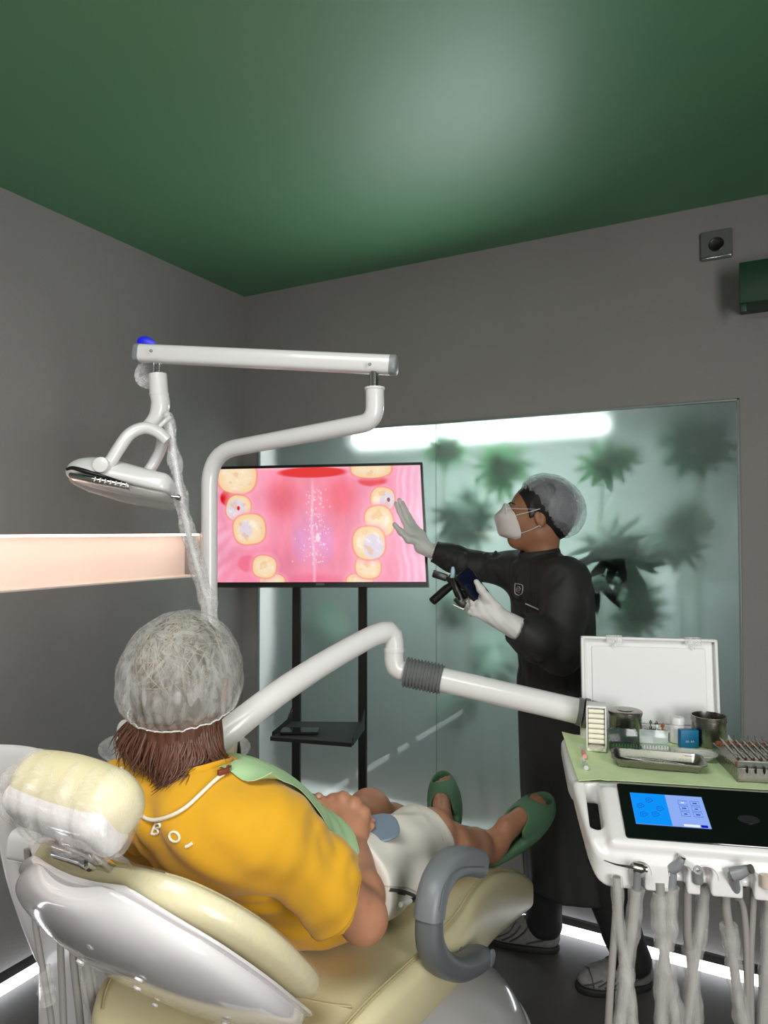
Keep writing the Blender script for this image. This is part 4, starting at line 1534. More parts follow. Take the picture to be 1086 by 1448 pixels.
# seat pan below
part('seat_pan', rbox((CX, -1.40, .50), (.19, .32, .035), .03, 4), BASEW, ch)
sb_ = Sdf()
sb_.add(ell_((CX + .06, -.93, .0), (.30, .40, .325)), .02)
sb_.add(box_((CX + .05, -1.28, .06), (.2, .42, .10), .09), .12)
sb_.add(box_((CX, -1.30, .3), (.10, .16, .2), .06), .1)
sb_.keep(plane_((0, 0, .022), (0, 0, -1)), .01)
part('base_cover', sb_.mesh((CX - .4, -1.8, -.02), (CX + .48, -.4, .56), .009, 2), BASEW, ch)
sr = Sdf()
sr.add(ell_((CX + .06, -.93, .0), (.325, .425, .10)), .02)
sr.add(box_((CX + .05, -1.28, .02), (.225, .445, .04), .035), .1)
sr.keep(plane_((0, 0, .002), (0, 0, -1)), .004)
part('base_skirt', sr.mesh((CX - .42, -1.82, -.03), (CX + .5, -.38, .16), .009, 2), BASEW, ch)
ring = np.array([(CX + .06 + .285 * math.cos(a), -.93 + .38 * math.sin(a), .10) for a in np.linspace(-.9, 1.9, 40)])
part('base_bead', tube(ring, .008, 8), BASEW, ch)
# back
BT, BN = np.array([0, -.707, .707]), np.array([0, .707, .707])
B0 = np.array([CX, -1.68, .752])


def back_ring(s, w_, th, off, ex=3.6, n=44, crown=0.):
    o = sup(n, ex, w_, th / 2)
    c = B0 + BT * s + BN * off
    bend = crown * (o[:, 0] / w_) ** 2
    return c + np.outer(o[:, 0], (1, 0, 0)) + np.outer(o[:, 1] + bend, BN)


cus = spline(np.array([(-.025, .16, .03, -.025), (-.012, .205, .05, -.026), (.02, .238, .058, -.028), (.10, .250, .060, -.026), (.20, .244, .060, -.022), (.28, .215, .058, -.022), (.335, .165, .054, -.024), (.362, .11, .040, -.026), (.372, .07, .018, -.026)]), 4)
bc = part('back_cushion', skinrings([back_ring(s, w_, th, of, 3.4, 44, .012) for s, w_, th, of in cus]), CREAM, ch)
rim = [back_ring(s, w_ * 1.005, .004, of - .034, 3.4, 44, .012) for s, w_, th, of in cus[2:-2]]
pr_ = np.array([(B0 + BT * s + BN * (of + th / 2 + .010)) + np.array([w_ * .86, 0, 0]) for s, w_, th, of in cus[4:-6]])
part('piping', tube(pr_ - BN * .006, .0018, 6), CREAMS, bc)
part('vinyl_cover', skinrings([back_ring(s, w_ + .004, th + .008, of, 3.4, 44, .012) for s, w_, th, of in cus[1:-1]]), VINYL, bc, 'clear vinyl cover')
she = spline(np.array([(-.05, .12, .02, -.086), (-.040, .175, .042, -.084), (-.01, .218, .062, -.082), (.10, .240, .074, -.084), (.20, .236, .074, -.082), (.29, .205, .064, -.078), (.345, .155, .053, -.074), (.385, .10, .036, -.068), (.398, .065, .014, -.066)]), 4)
sh = part('back_shell', skinrings([back_ring(s, w_, th, of, 3.0, 52, .018) for s, w_, th, of in she]), SHELL, ch)
lp = [back_ring(s, w_ + .012, .014, of + .017, 3.4, 52, .013) for s, w_, th, of in she[2:-3]]
part('shell_rim', skinrings(lp), SHELL, sh)
for s, x in ((.30, .12), (.22, .06), (.10, .15), (.06, -.02), (.16, -.12), (.02, .10), (.27, -.02)):
    c = B0 + BT * s + BN * (-.1235) + np.array([x, 0, 0]) + BN * .018 * (x / .26) ** 2 + BN * .012 * (x / .2) ** 4
    part('screw_cap', lathe([(.0065, 0), (.0065, .003), (.004, .004), (.0035, .0022), (.0, .002)], c, basis(-BN), 14, False), SHELL, sh)
part('hinge_plate', rbox((CX + .02, -1.655, .53), (.075, .03, .15), .012, 3, rx(.12)), BASEW, ch)
# headrest and its bracket
hcn = np.array([CX + .008, -1.995, 1.118])
HT = unit(np.array([0, -.62, .78]))
HN = np.cross(np.array([1., 0, 0]), HT)
HN = HN if HN[1] > 0 else -HN
ROLL = rz(math.radians(-4))
XA = ROLL @ np.array([1., 0, 0])
sh_ = Sdf()
Rhd = frame(XA, HT, HN)
sh_.add(box_((0, 0, 0), (.118, .045, .042), .038), .02)
sh_.add(ell_((0, .0, .014), (.116, .043, .036)), .03)
hm = sh_.mesh((-.19, -.11, -.09), (.19, .11, .09), .005, 2)
hr = part('headrest', xf(hm, Rhd, hcn), CREAM, ch)
sp = Sdf()
sp.add(box_((0, -.006, -.028), (.113, .041, .027), .024), .02)
part('headrest_back', xf(sp.mesh((-.19, -.11, -.09), (.19, .11, .03), .005, 2), Rhd, hcn), SHELL, hr, 'white headrest back')
sc_ = Sdf()
sc_.add(box_((0, 0, -.004), (.126, .051, .050), .043), .02)
sc_.add(ell_((0, -.018, -.036), (.121, .049, .030)), .03)
sc_.warp(lambda P, d: .0035 * np.sin(P[:, 0] * 95 + 2.5 * np.sin(P[:, 1] * 40)) * np.exp(-((P[:, 2] + .03) / .05) ** 2) + .0025 * np.sin(P[:, 0] * 170 + P[:, 2] * 60))
COVER = film('headrest_plastic_cover', (246, 244, 242), .24, .14, .9, .3, 22., .14, (1, 3.2, .8), .35)
part('plastic_cover', xf(sc_.mesh((-.2, -.13, -.11), (.2, .13, .1), .005, 1), Rhd, hcn), COVER, hr, 'crumpled clear plastic cover')
jb = ongrid(133, 1214, 0, CX + .02)
part('headrest_bracket', join(rbox(jb + BT * .01, (.022, .05, .008), .005, 2, frame((1, 0, 0), BT, BN)),
                              tube(np.array([jb - (.075, 0, 0), jb - (.012, 0, 0)]), .016, 22)), CHROME, ch, 'polished chrome bracket')
part('bracket_knob', lathe([(.016, 0), (.018, .004), (.018, .014), (.014, .018), (0, .019)], jb - (.014, 0, 0), basis((1, 0, 0)), 24), CHROME, ch)
# armrest: one curved hoop
AX = 1.625
apx = [(681, 1222), (655, 1217), (634, 1224), (618, 1246), (610, 1275), (607, 1305), (609, 1336), (621, 1359), (643, 1369), (665, 1362), (680, 1350)]
ap = spline([ongrid(*p, 0, AX) for p in apx], 8)
k = int(len(ap) * .47)


def asec(i, t, a, b, e):
    f = math.sin(min(1, t / e) * PI / 2) ** .6 if e else 1
    return sup(22, 3., a * max(.3, f), b * max(.3, f))


part('armrest_pad', sweep(ap[:k + 1], lambda i, t: asec(i, t, .030, .0285, .10), hint=(1, 0, 0)), ARMG, ch, 'grey padded armrest top')
part('armrest_hoop', sweep(ap[k:], lambda i, t: sup(22, 3., .0245, .026 + .004 * t) * (1 if t < .96 else .85), hint=(1, 0, 0)), ARMD, ch, 'grey armrest hoop')
part('armrest_pivot', lathe([(.018, 0), (.018, .004), (.015, .006), (0, .006)], ap[-1] + (.024, 0, .0), basis((1, 0, 0)), 22), ARMG, ch)
part('armrest_mount', tube(np.array([ap[-8], ap[-8] + (-.16, .0, .01)]), .022, 16), ARMD, ch)
inner = spline([ongrid(*p, 0, AX + .028) for p in ((684, 1226), (660, 1226), (642, 1233), (629, 1255), (622, 1288))], 6)
part('armrest_groove', tube(inner, .002, 6), ARMD, ch)
# far armrest
part('armrest_pad', sweep(ap[:k + 1] * [-1, 1, 1] + [2 * CX, 0, -.06], lambda i, t: asec(i, t, .026, .025, .10), hint=(1, 0, 0)), ARMG, ch, 'grey padded armrest top')

# ================================================================== spittoon unit on the far side
GLASSB = film('spittoon_glass', (226, 230, 230), .45, .06, 1.2, .03, 12., .05)
un = thing('spittoon_unit', 'white spittoon unit with glass bowl behind the seated person', 'spittoon', (.80, -1.38, .12))
so1 = Sdf()
so1.add(box_((.80, -1.36, .52), (.15, .22, .36), .06), .02)
so1.add(box_((.86, -1.25, .80), (.12, .16, .07), .05), .05)
so1.add(box_((.74, -1.2, .76), (.10, .12, .085), .05), .05)
so1.cut(box_((.80, -1.36, .06), (.4, .5, .10), .01), .02)
part('unit_body', so1.mesh((.55, -1.66, .1), (1.1, -1.0, .96), .010, 2), WHITEP, un)
for dx, dy in ((-.09, -.15), (.09, -.15), (-.09, .14), (.09, .14)):
    part('leg', tube(np.array([(.80 + dx, -1.36 + dy, .0), (.80 + dx, -1.36 + dy, .2)]), .028, 16), WHITEP, un)
lft = spline([at(-30, 1078, 1.66), at(-14, 1084, 1.66), at(4, 1106, 1.66), at(14, 1160, 1.67), at(30, 1230, 1.70), at(55, 1300, 1.74), at(82, 1356, 1.78), at(112, 1384, 1.80)], 6)
part('side_arm', sweep(lft, lambda i, t: sup(20, 4, .014 + .012 * t, .045), hint=FWD), WHITEP, un)
part('side_arm_top', sweep(spline([at(-40, 1084, 1.62), at(-5, 1084, 1.62), at(30, 1086, 1.62), at(60, 1092, 1.62)], 5), lambda i, t: sup(16, 3, .05, .012), hint=FWD), WHITEP, un)
bcn = at(247, 1064, 2.05)
zb = bcn[2]
bowl = [(r * 1.12, z) for r, z in [(.05, -.055), (.13, -.05), (.185, -.02), (.20, .014), (.206, .016), (.205, .022), (.195, .02), (.178, -.016), (.125, -.040), (.045, -.046), (.0, -.046)]]
part('bowl', lathe(bowl, bcn, frame((1, 0, 0), (0, .8, 0), (0, 0, 1)), 44, False), GLASSB, un, 'clear glass bowl', fix=False)
sp0 = at(171, 1048, 1.98)
part('water_spout', tube(spline([sp0 - (0, 0, .1), sp0, at(172, 1030, 1.98), at(176, 1024, 1.98), at(186, 1024, 1.98)], 6), .0125, 16), WHITEP, un)
bs_ = spline([at(331, 1034, 1.75), at(334, 1040, 1.75), at(337, 1054, 1.75), at(338, 1068, 1.75), at(336, 1084, 1.75)], 6)
part('suction_tip', tube(bs_, [.0028, .0045, .005, .0045], 10), BLACKP, un, 'black curved tip')
cpx = at(317, 1088, 1.74)
CUPM = mat('cream_paper_cup', (222, 214, 190), .6)
cup = thing('paper_cup', 'cream paper cup beside the glass bowl, right of the brown hair', 'cup', cpx)
part('cup', lathe([(0, 0), (.026, 0), (.0335, .076), (.035, .078), (.0335, .080), (.032, .078), (.025, .004), (0, .004)], cpx, None, 30, False), CUPM, cup, fix=False)
part('cup_holder', lathe([(.028, -.02), (.04, -.018), (.04, .0), (.03, -.001)], cpx, None, 24), WHITEP, un)
part('cup_arm', tube(np.array([cpx + (0, 0, -.012), cpx * [1, 1, 0] + (-.14, .0, cpx[2] - .02)]), .010, 10), WHITEP, un)

# assistant's holder with hoses left of the chair back
hb = at(95, 1235, 1.34)
hd_ = thing('hose_holder', 'white holder bar carrying suction hoses left of the chair back', 'holder', tuple(hb - (0, 0, .05)))
part('bar', sweep(np.array([at(20, 1192, 1.46), at(60, 1200, 1.45), at(110, 1212, 1.43), at(135, 1220, 1.42)]), lambda i, t: sup(20, 3.5, .022, .03), hint=UP), WHITEP, hd_)
part('bar_arm', tube(spline([at(60, 1200, 1.40), at(50, 1185, 1.5), at(40, 1170, 1.64)], 6), .02, 14), WHITEP, hd_)
DG = mat('dark_grey_rubber', (98, 98, 98), .5)
for k, (lab, body, pts, r, sl) in enumerate((
        ('thin grey hose hanging at the far left edge, its lower end taped in plastic', None, [(38, 1200, 1.36), (42, 1245, 1.36), (52, 1320, 1.36), (63, 1385, 1.36), (72, 1440, 1.36), (80, 1520, 1.36), (88, 1600, 1.38)], .0058, (.47, .62, .016)),
        ('grey suction hose with thick dark handle, second hose from the left edge', [(88, 1262), (87, 1285), (86, 1308)], [(86, 1306, 1.35), (86, 1350, 1.35), (89, 1420, 1.35), (92, 1500, 1.35), (98, 1600, 1.38)], .0066, None),
        ('grey suction hose with thick dark handle, third hose from the left edge', [(106, 1276), (104, 1296), (102, 1315)], [(102, 1313, 1.345), (104, 1360, 1.345), (112, 1430, 1.345), (118, 1500, 1.35), (124, 1600, 1.38)], .0070, None),
        ('grey hose in a clear plastic sleeve, just left of the white chair back', [(116, 1290), (116, 1305), (117, 1318)], [(117, 1316, 1.34), (120, 1350, 1.34), (128, 1400, 1.34), (138, 1450, 1.34), (150, 1520, 1.34), (152, 1600, 1.36)], .0078, (.0, .95, .0145)))):
    t = thing('suction_hose', lab, 'hose', at(*pts[0][:2], pts[0][2] + .06), 'suction hoses')
    pts = [(x_, y_, (d_[0] if d_ else 1.34) + .06) for x_, y_, *d_ in pts]
    hose(pts, r, t, sl, 'hose', wob=.06, seed=20. + k)
    if body:
        part('handle', tube(spline([at(p[0], p[1], 1.405) for p in body], 5), [.0075, .0105, .0105, .0085], 16), DG, t)

# ================================================================== people: shared helpers
def loc3(c, f, u):
    f = unit(f)
    u = unit(np.asarray(u, float) - f * np.dot(u, f))
    s = np.cross(f, u)                # the figure's right
    return np.asarray(c, float), frame(f, s, u)


def add_head(S, c, R, k=1., hollow=True):
    def w(*p):
        return np.asarray(c) + R @ (np.array(p) * k)
    S.add(ell_(w(-.012, 0, .035), np.array((.098, .076, .088)) * k, R), .02)
    S.add(ell_(w(.030, 0, -.03), np.array((.064, .060, .088)) * k, R), .04)
    for s in (-1, 1):
        S.add(cap_(w(.058, 0, -.088), w(-.006, s * .048, -.058), .020 * k, .020 * k), .03)
        S.add(ell_(w(.060, s * .034, -.022), np.array((.030, .026, .03)) * k, R), .02)
    S.add(cap_(w(.080, -.028, .021), w(.080, .028, .021), .011 * k), .02)
    for s in (-1, 1):
        S.cut(ell_(w(.100, s * .032, .003), np.array((.016, .018, .011)) * k, R), .016)
        S.add(ell_(w(.080, s * .032, .002), np.array((.0135, .014, .0115)) * k, R), .003)
    S.add(cap_(w(.088, 0, .008), w(.108, 0, -.028), .008 * k, .012 * k), .012)
    for s in (-1, 1):
        S.add(ell_(w(.099, s * .011, -.032), np.array((.011, .009, .008)) * k, R), .008)
    S.add(ell_(w(.090, 0, -.056), np.array((.010, .022, .006)) * k, R), .006)
    S.add(ell_(w(.089, 0, -.066), np.array((.010, .019, .007)) * k, R), .006)
    for s in (-1, 1):
        Re = R @ ry(.25)
        S.add(ell_(w(-.008, s * .078, -.004), np.array((.019, .009, .032)) * k, Re), .006)
        S.cut(ell_(w(-.002, s * .087, .0), np.array((.010, .006, .018)) * k, Re), .004)
    return w


def finger(S, pts, r0, r1, k=.006):
    rs = np.linspace(r0, r1, len(pts))
    for i in range(len(pts) - 1):
        S.add(cap_(pts[i], pts[i + 1], rs[i], rs[i + 1]), k)


SKIN = mat('tanned_skin', (178, 126, 98), .46, spec=.35, var=.09, vscale=28, bump=.12, bscale=240, sss=.12)

# ================================================================== seated person in the yellow shirt
pt = thing('person', 'seated person in yellow t-shirt, white shorts and green slides, seen from behind', 'person', (1.32, -1.40, .645))
Hc, Rhd_p = loc3(at(262, 965, 1.34), (-.36, .92, .10), (0.03, -.06, 1))
NB = np.array([1.300, -1.738, 1.055])
SHR, SHL = np.array([1.474, -1.705, .985]), np.array([1.118, -1.735, .990])
ELR, WRR = at(514, 1299, 1.315), at(499, 1194, 1.55)
ELL, WRL = np.array([1.045, -1.50, .80]), np.array([1.225, -1.345, .845])
HPR, HPL = np.array([1.415, -1.395, .735]), np.array([1.225, -1.395, .735])
KNR, KNL = np.array([1.437, -1.00, .712]), np.array([1.218, -.935, .705])
ANR, ANL = at(693, 1199, 2.14), np.array([1.275, -.545, .518])
TA = unit(NB - np.array([1.32, -1.42, .73]))         # along the spine
Rt_ = frame((1, 0, 0), np.cross(TA, (1, 0, 0)), TA)   # x, front, along spine


def torso(S, g=0.):
    S.add(ell_(np.array([1.32, -1.41, .74]), np.array((.170, .115, .13)) + g, Rt_), .02)
    S.add(ell_(np.array([1.318, -1.475, .80]), np.array((.158, .118, .15)) + g, Rt_), .06)
    S.add(ell_(np.array([1.310, -1.60, .915]), np.array((.172, .112, .17)) + g, Rt_), .06)
    S.add(cap_(SHR + (-.02, .0, 0), NB + (.03, .03, -.03), .062 + g, .056 + g), .05)
    S.add(cap_(SHL + (.02, .0, 0), NB + (-.03, .03, -.03), .062 + g, .056 + g), .05)
    S.add(ell_(NB + (.03, .035, -.10), np.array((.16, .085, .12)) + g, Rt_), .05)


bd = Sdf()
torso(bd, -.006)
add_head(bd, Hc, Rhd_p)
bd.add(cap_(NB + (0, .01, -.03), Hc + Rhd_p @ np.array([-.02, 0, -.05]), .058, .054), .03)
for a, b, c in ((SHR, ELR, WRR), (SHL, ELL, WRL)):
    bd.add(cap_(a, b, .048, .041), .03)
    m_ = b + (c - b) * .3 + np.array([0, 0, -.004])
    bd.add(chain_([b, m_, c], [.040, .045, .030], .02), .02)
for h_, k_, a_ in ((HPR, KNR, ANR), (HPL, KNL, ANL)):
    bd.add(cap_(h_, k_, .084, .054), .04)
    m_ = k_ + (a_ - k_) * .32 + np.array([0, -.01, -.012])
    bd.add(ell_(k_ + (0, .01, .012), (.048, .05, .046)), .03)
    bd.add(chain_([k_, m_, k_ + (a_ - k_) * .72, a_], [.050, .054, .040, .036], .03), .03)
# right hand on the belly
KN = [at(471, 1133, 1.625), at(485, 1130, 1.615), at(501, 1137, 1.60), at(514, 1150, 1.585)]
FT = [(.0115, .010), (.0115, .0102), (.0112, .0098), (.0098, .0086)]
for i, (q, (r0, r1)) in enumerate(zip(KN, FT)):
    L = (1, 1.08, 1., .85)[i]
    p1 = q + (FWD * .030 - UP * .022 - RIGHT * .010) * L
    p2 = p1 + (FWD * .006 - UP * .026 - RIGHT * .008) * L
    p3 = p2 + (-FWD * .012 - UP * .016 - RIGHT * .004) * L
    finger(bd, [q, p1, p2, p3], r0, r1 * .9)
    bd.add(cap_(WRR + (q - WRR) * .25, q, .022, r0 + .0015), .020)
    bd.add(ell_(q + UP * .002, (.0095, .0095, .0095)), .012)
bd.add(ell_(WRR + (sum(KN) / 4 - WRR) * .55 - UP * .008, (.036, .045, .022)), .02)
finger(bd, [at(484, 1176, 1.575), at(463, 1152, 1.60), at(452, 1138, 1.615), at(450, 1127, 1.62)], .018, .0105, .012)
# left hand under it, its finger tips over the mirror handle
KL = [WRL + np.array(v) for v in ((.075, .045, .005), (.078, .025, .008), (.076, .004, .006), (.070, -.016, .0))]
tips = [at(526, 1160, 1.60), at(526, 1168, 1.585), at(520, 1174, 1.58), at(514, 1180, 1.575)]
for q, t_p in zip(KL, tips):
    finger(bd, [q, (q + t_p) / 2 + UP * .012, t_p], .0105, .0078)
    bd.add(cap_(WRL + (q - WRL) * .2, q, .02, .013), .014)
bd.add(ell_(WRL + (.045, .012, .0), (.045, .038, .02)), .02)
finger(bd, [WRL + (.03, .04, .0), WRL + (.06, .075, .005), WRL + (.085, .09, .0)], .015, .010, .01)
# feet
FEET = []
for an, heel, toe, roll in ((ANR, at(699, 1203, 2.14), at(758, 1149, 2.25), .25), (ANL, np.array([1.292, -.560, .500]), np.array([1.195, -.350, .622]), -.25)):
    f = unit(toe - heel)
    n = unit(np.array([0, 0, 1.]) - f * f[2])
    s = np.cross(f, n)
    n2 = n * math.cos(roll) + s * math.sin(roll) * 1
    s2 = np.cross(f, n2)
    R = frame(f, s2, n2)
    FEET.append((heel, R, f))

    def wf(*p, heel=heel, R=R):
        return heel + R @ np.array(p)
    bd.add(chain_([an, wf(.01, 0, .022)], [.037, .030], .02), .03)
    bd.add(cap_(wf(.015, 0, .028), wf(.15, 0, .026), .029, .024), .03)
    bd.add(ell_(wf(.16, 0, .022), (.05, .042, .02), R), .02)
    bd.add(cap_(wf(.06, 0, .055), wf(.16, 0, .034), .026, .020), .03)
    sd_ = 1 if an is ANL else -1                       # big toe on the inner side
    for q, (b, L, r) in enumerate(((.030, .058, .0125), (.012, .060, .0095), (-.004, .055, .009), (-.019, .047, .0085), (-.032, .037, .008))):
        bd.add(chain_([wf(.175, sd_ * b * .9, .022), wf(.175 + L * .6, sd_ * b, .026), wf(.175 + L, sd_ * b, .020)], [r, r, r * .95], .004), .006)
def seat_top(x, y):
    o = np.argsort(pp[:, 0])
    zt, th, w_ = (np.interp(y, pp[o, 0], pp[o, k]) for k in (1, 2, 3))
    r = np.clip(np.abs(x - CX) / w_, 0, 1)
    z = zt - th / 2 + th / 2 * (1 - r ** 5.5) ** (1 / 5.5) - .012 * np.exp(-((x - CX) / (w_ * .7)) ** 4)
    return np.where((np.abs(x - CX) < w_) & (y > -1.79) & (y < -.33), z, -9), th


def settle(m, g=.002):
    """rest the soft surface on the seat and on the chair back"""
    V = np.array(m[0])
    z, th = seat_top(V[:, 0], V[:, 1])
    k = (V[:, 2] < z + g) & (V[:, 2] > z - th * .8)
    V[k, 2] = z[k] + g
    s, n = (V - B0) @ BT, (V - B0) @ BN
    cs = cus[np.argsort(cus[:, 0])]
    w_, th, of = (np.interp(s, cs[:, 0], cs[:, k]) for k in (1, 2, 3))
    w_, th = w_ + .004, th + .008
    r = np.clip(np.abs(V[:, 0] - CX) / w_, 0, 1)
    nf = of + th / 2 * (1 - r ** 3.4) ** (1 / 3.4) + .012 * r * r
    k = (s > -.02) & (s < .37) & (r < 1) & (n < nf + g) & (n > nf - .08)
    V[k] += np.outer((nf + g - n)[k], BN)
    return V, m[1]


bm_ = settle(bd.mesh((.95, -1.95, .42), (1.72, -.28, 1.45), .0035, 1))
part('body', bm_, SKIN, pt, sharp=0, fix=False)
NAIL = mat('finger_nail', (196, 150, 128), .3)
tn = at(451, 1127, 1.608)
part('thumb_nail', xf(lathe([(.0001, .0018), (.004, .0014), (.0056, .0)], None if False else (0, 0, 0), None, 14, False), basis(-FWD * .6 + UP * .7 + RIGHT * .1), tn + (-FWD * .6 + UP * .7) * .006), NAIL, pt)

# ---- t-shirt
YEL = mat('mustard_yellow_cotton', (206, 154, 34), .85, spec=.2, var=.05, vscale=9, bump=.10, bscale=420, sheen=.15)
sh_ = Sdf()
torso(sh_, .008)
for a, b, sg in ((SHR, ELR, 1), (SHL, ELL, -1)):
    ax = unit(b - a)
    e = a + (b - a) * 1.0
    if sg > 0:
        h0, h1 = at(502, 1246, 1.27), at(474, 1330, 1.225)
        hv_ = unit(h1 - h0)
        hn = unit(ax - hv_ * np.dot(ax, hv_))
        hp_ = (h0 + h1) / 2
    else:
        hn, hp_ = ax, a + (b - a) * .8
    if sg > 0:
        hpR, hnR = hp_, hn
    sl_ = Sdf()
    sl_.add(chain_([a, a + (b - a) * .5, e + np.array([0, 0, -.020])], [.062, .067, .082], .02), .02)
    sl_.keep(plane_(hp_, hn), .004)
    sh_.add(lambda P, S=sl_: S(P), .04)
# folds across the back and round the sleeve
FOLD = [((1.40, -1.70, .90), (1.25, -1.80, .99), .020, .006), ((1.44, -1.66, .84), (1.26, -1.74, .90), .018, .006), ((1.47, -1.60, .78), (1.33, -1.68, .82), .018, .006),
        ((1.50, -1.70, .99), (1.475, -1.60, .80), .016, .010), ((1.46, -1.735, .97), (1.45, -1.63, .83), .012, .006), ((1.53, -1.66, .95), (1.53, -1.60, .83), .014, .006),
        ((1.20, -1.79, 1.0), (1.16, -1.72, .86), .016, .006), ((1.36, -1.47, .90), (1.47, -1.44, .80), .015, .006), ((1.37, -1.42, .87), (1.48, -1.40, .77), .012, .005),
        ((1.38, -1.38, .85), (1.485, -1.365, .74), .012, .005), ((1.48, -1.50, .80), (1.49, -1.42, .70), .014, .005), ((1.57, -1.62, .90), (1.55, -1.55, .80), .013, .005)]


def fold_warp(P, d):
    o = np.zeros(len(P), np.float32)
    near = np.abs(d) < .05
    Q = P[near]
    w_ = np.zeros(len(Q), np.float32)
    for a, b, r, h in FOLD:
        dd = cap_(a, b, 0)(Q)
        w_ += 1.15 * h * np.exp(-(dd / r) ** 2) - h * .9 * np.exp(-((dd - r * 1.8) / (r * .9)) ** 2)
    w_ += .0016 * np.sin(Q[:, 0] * 60 + Q[:, 2] * 45 + 2 * np.sin(Q[:, 1] * 30)) + .0012 * np.sin(Q[:, 1] * 75 - Q[:, 2] * 60 + 3 * np.sin(Q[:, 0] * 25))
    o[near] = -w_
    return o


sh_.warp(fold_warp)
# collar opening and hem
Rn = basis(unit(Hc - NB + (0, .0, .02)))
sh_.cut(cap_(NB + (0, .03, .012), NB + (0, .02, .16), .060, .07), .004)
sh_.keep(plane_((1.32, -1.318, .75), (.05, 1, .05)), .006)
sh_.keep(plane_((1.32, -1.4, .652), (0, .02, -1)), .012)
shm = settle(sh_.mesh((.90, -1.95, .58), (1.72, -1.27, 1.2), .0042, 1), .003)
shirt = part('t_shirt', shm, YEL, pt, 'mustard yellow t-shirt', sharp=0, fix=False)
SHB = bvh_of(shm)


def on_shirt(px, py, off=.0012):
    d = ray(px, py)
    h = SHB.ray_cast(Vector(CAM), Vector(unit(d)))
    if h[0] is None:
        h = SHB.find_nearest(Vector(at(px, py, 1.2)))
    n = np.array(h[1])
    if np.dot(n, d) > 0:
        n = -n
    return np.array(h[0]) + n * off


def stroke(pts, r, name, m, par, off=.001, lab=None, n=8):
    P = np.array([on_shirt(x, y, off) for x, y in spline(np.array([(*p, 0) for p in pts], float), n)[:, :2]])
    P[1:-1] = P[1:-1] * .5 + (P[:-2] + P[2:]) * .25
    return part(name, tube(P, r, 8), m, par, lab)


PRINT = mat('white_shirt_print', (232, 228, 214), .7)
stroke([(214.5, 1178.5), (217, 1172), (220.5, 1164)], .0020, 'print_letter', PRINT, shirt, lab='white printed letter B, stem', n=4)
stroke([(220.5, 1164.5), (226, 1165), (226.5, 1169), (221, 1171.5), (218, 1171.5)], .0019, 'print_letter', PRINT, shirt, lab='white printed letter B, upper bowl')
stroke([(218, 1171.5), (223, 1172.5), (224, 1177), (219, 1179.5), (214.5, 1178.5)], .0019, 'print_letter', PRINT, shirt, lab='white printed letter B, lower bowl')
stroke([(247 + 7 * math.cos(a) + 1.5 * math.sin(a), 1183 + 7 * math.sin(a)) for a in np.linspace(0, 2 * PI, 17)], .0020, 'print_letter', PRINT, shirt, lab='white printed letter O', n=3)
stroke([(263, 1197), (267, 1195.5), (272, 1192)], .0026, 'print_letter', PRINT, shirt, lab='top of a white printed letter', n=4)
cc = np.array([NB + (0, .026, .030) + np.array([.064 * math.cos(a), .060 * math.sin(a), .012 * math.sin(a) * -1]) for a in np.linspace(0, 2 * PI, 41)])
cc2 = []
for q in cc:
    h = SHB.find_nearest(Vector(q))
    cc2.append(np.array(h[0]) + np.array(h[1]) * .001)
cc2 = np.array(cc2)
for _ in range(3):
    cc2[1:-1] = cc2[1:-1] * .5 + (cc2[:-2] + cc2[2:]) * .25
part('collar', sweep(cc2, lambda i, t: sup(10, 2, .0045, .009), cap=False, hint=UP), YEL, shirt)
# sleeve hem stitch
for e0, e1, R_ in ((SHR, ELR, .076),):
    ax = unit(e1 - e0)
    c = hpR - hnR * .008
    B_ = basis(hnR)
    ax2 = hnR
    P = []
    for a in np.linspace(0, 2 * PI, 49):
        q = c + B_[:, 0] * .08 * math.cos(a) + B_[:, 1] * .08 * math.sin(a)
        for _ in range(6):
            h = SHB.find_nearest(Vector(q))
            q = np.array(h[0])
            q = q - ax2 * np.dot(q - c, ax2) * .8
        P.append(np.array(h[0]) + np.array(h[1]) * .0004)
    part('hem_stitch', tube(np.array(P), .0009, 6, False), mat('yellow_stitch', (176, 128, 26), .8), shirt)

# ---- shorts
SHO = mat('off_white_cotton_shorts', (222, 217, 208), .85, spec=.2, var=.03, vscale=9, bump=.08, bscale=380)
ss = Sdf()
ss.add(ell_((1.32, -1.385, .738), np.array((.176, .115, .125)), Rt_), .02)
for h_, k_ in ((HPR, KNR), (HPL, KNL)):
    e = h_ + (k_ - h_) * .86
    ss.add(chain_([h_, h_ + (k_ - h_) * .5, e + (0, 0, .004)], [.100, .096, .086], .02), .05)
    ax = unit(k_ - h_)
    ss.cut(cap_(e + ax * .045, e + ax * .3, .074, .10), .003)
    ss.keep(lambda P: np.full(len(P), -1., np.float32), .001)


def shorts_warp(P, d):
    o = np.zeros(len(P), np.float32)
    near = np.abs(d) < .05
    Q = P[near]
    w_ = .0028 * np.sin(Q[:, 0] * 38 + Q[:, 1] * 30 + 2 * np.sin(Q[:, 2] * 22)) + .0018 * np.sin(Q[:, 1] * 55 - Q[:, 0] * 20 + 2 * np.sin(Q[:, 2] * 40))
    for a, b, r, h in (((1.36, -1.30, .85), (1.47, -1.12, .80), .018, .007), ((1.33, -1.32, .84), (1.38, -1.15, .80), .018, .007), ((1.47, -1.30, .80), (1.52, -1.12, .72), .016, .006), ((1.32, -1.25, .80), (1.31, -1.1, .72), .02, -.012), ((1.45, -1.36, .82), (1.51, -1.2, .70), .014, .006)):
        dd = cap_(a, b, 0)(Q)
        w_ += h * np.exp(-(dd / r) ** 2)
    o[near] = -w_
    return o


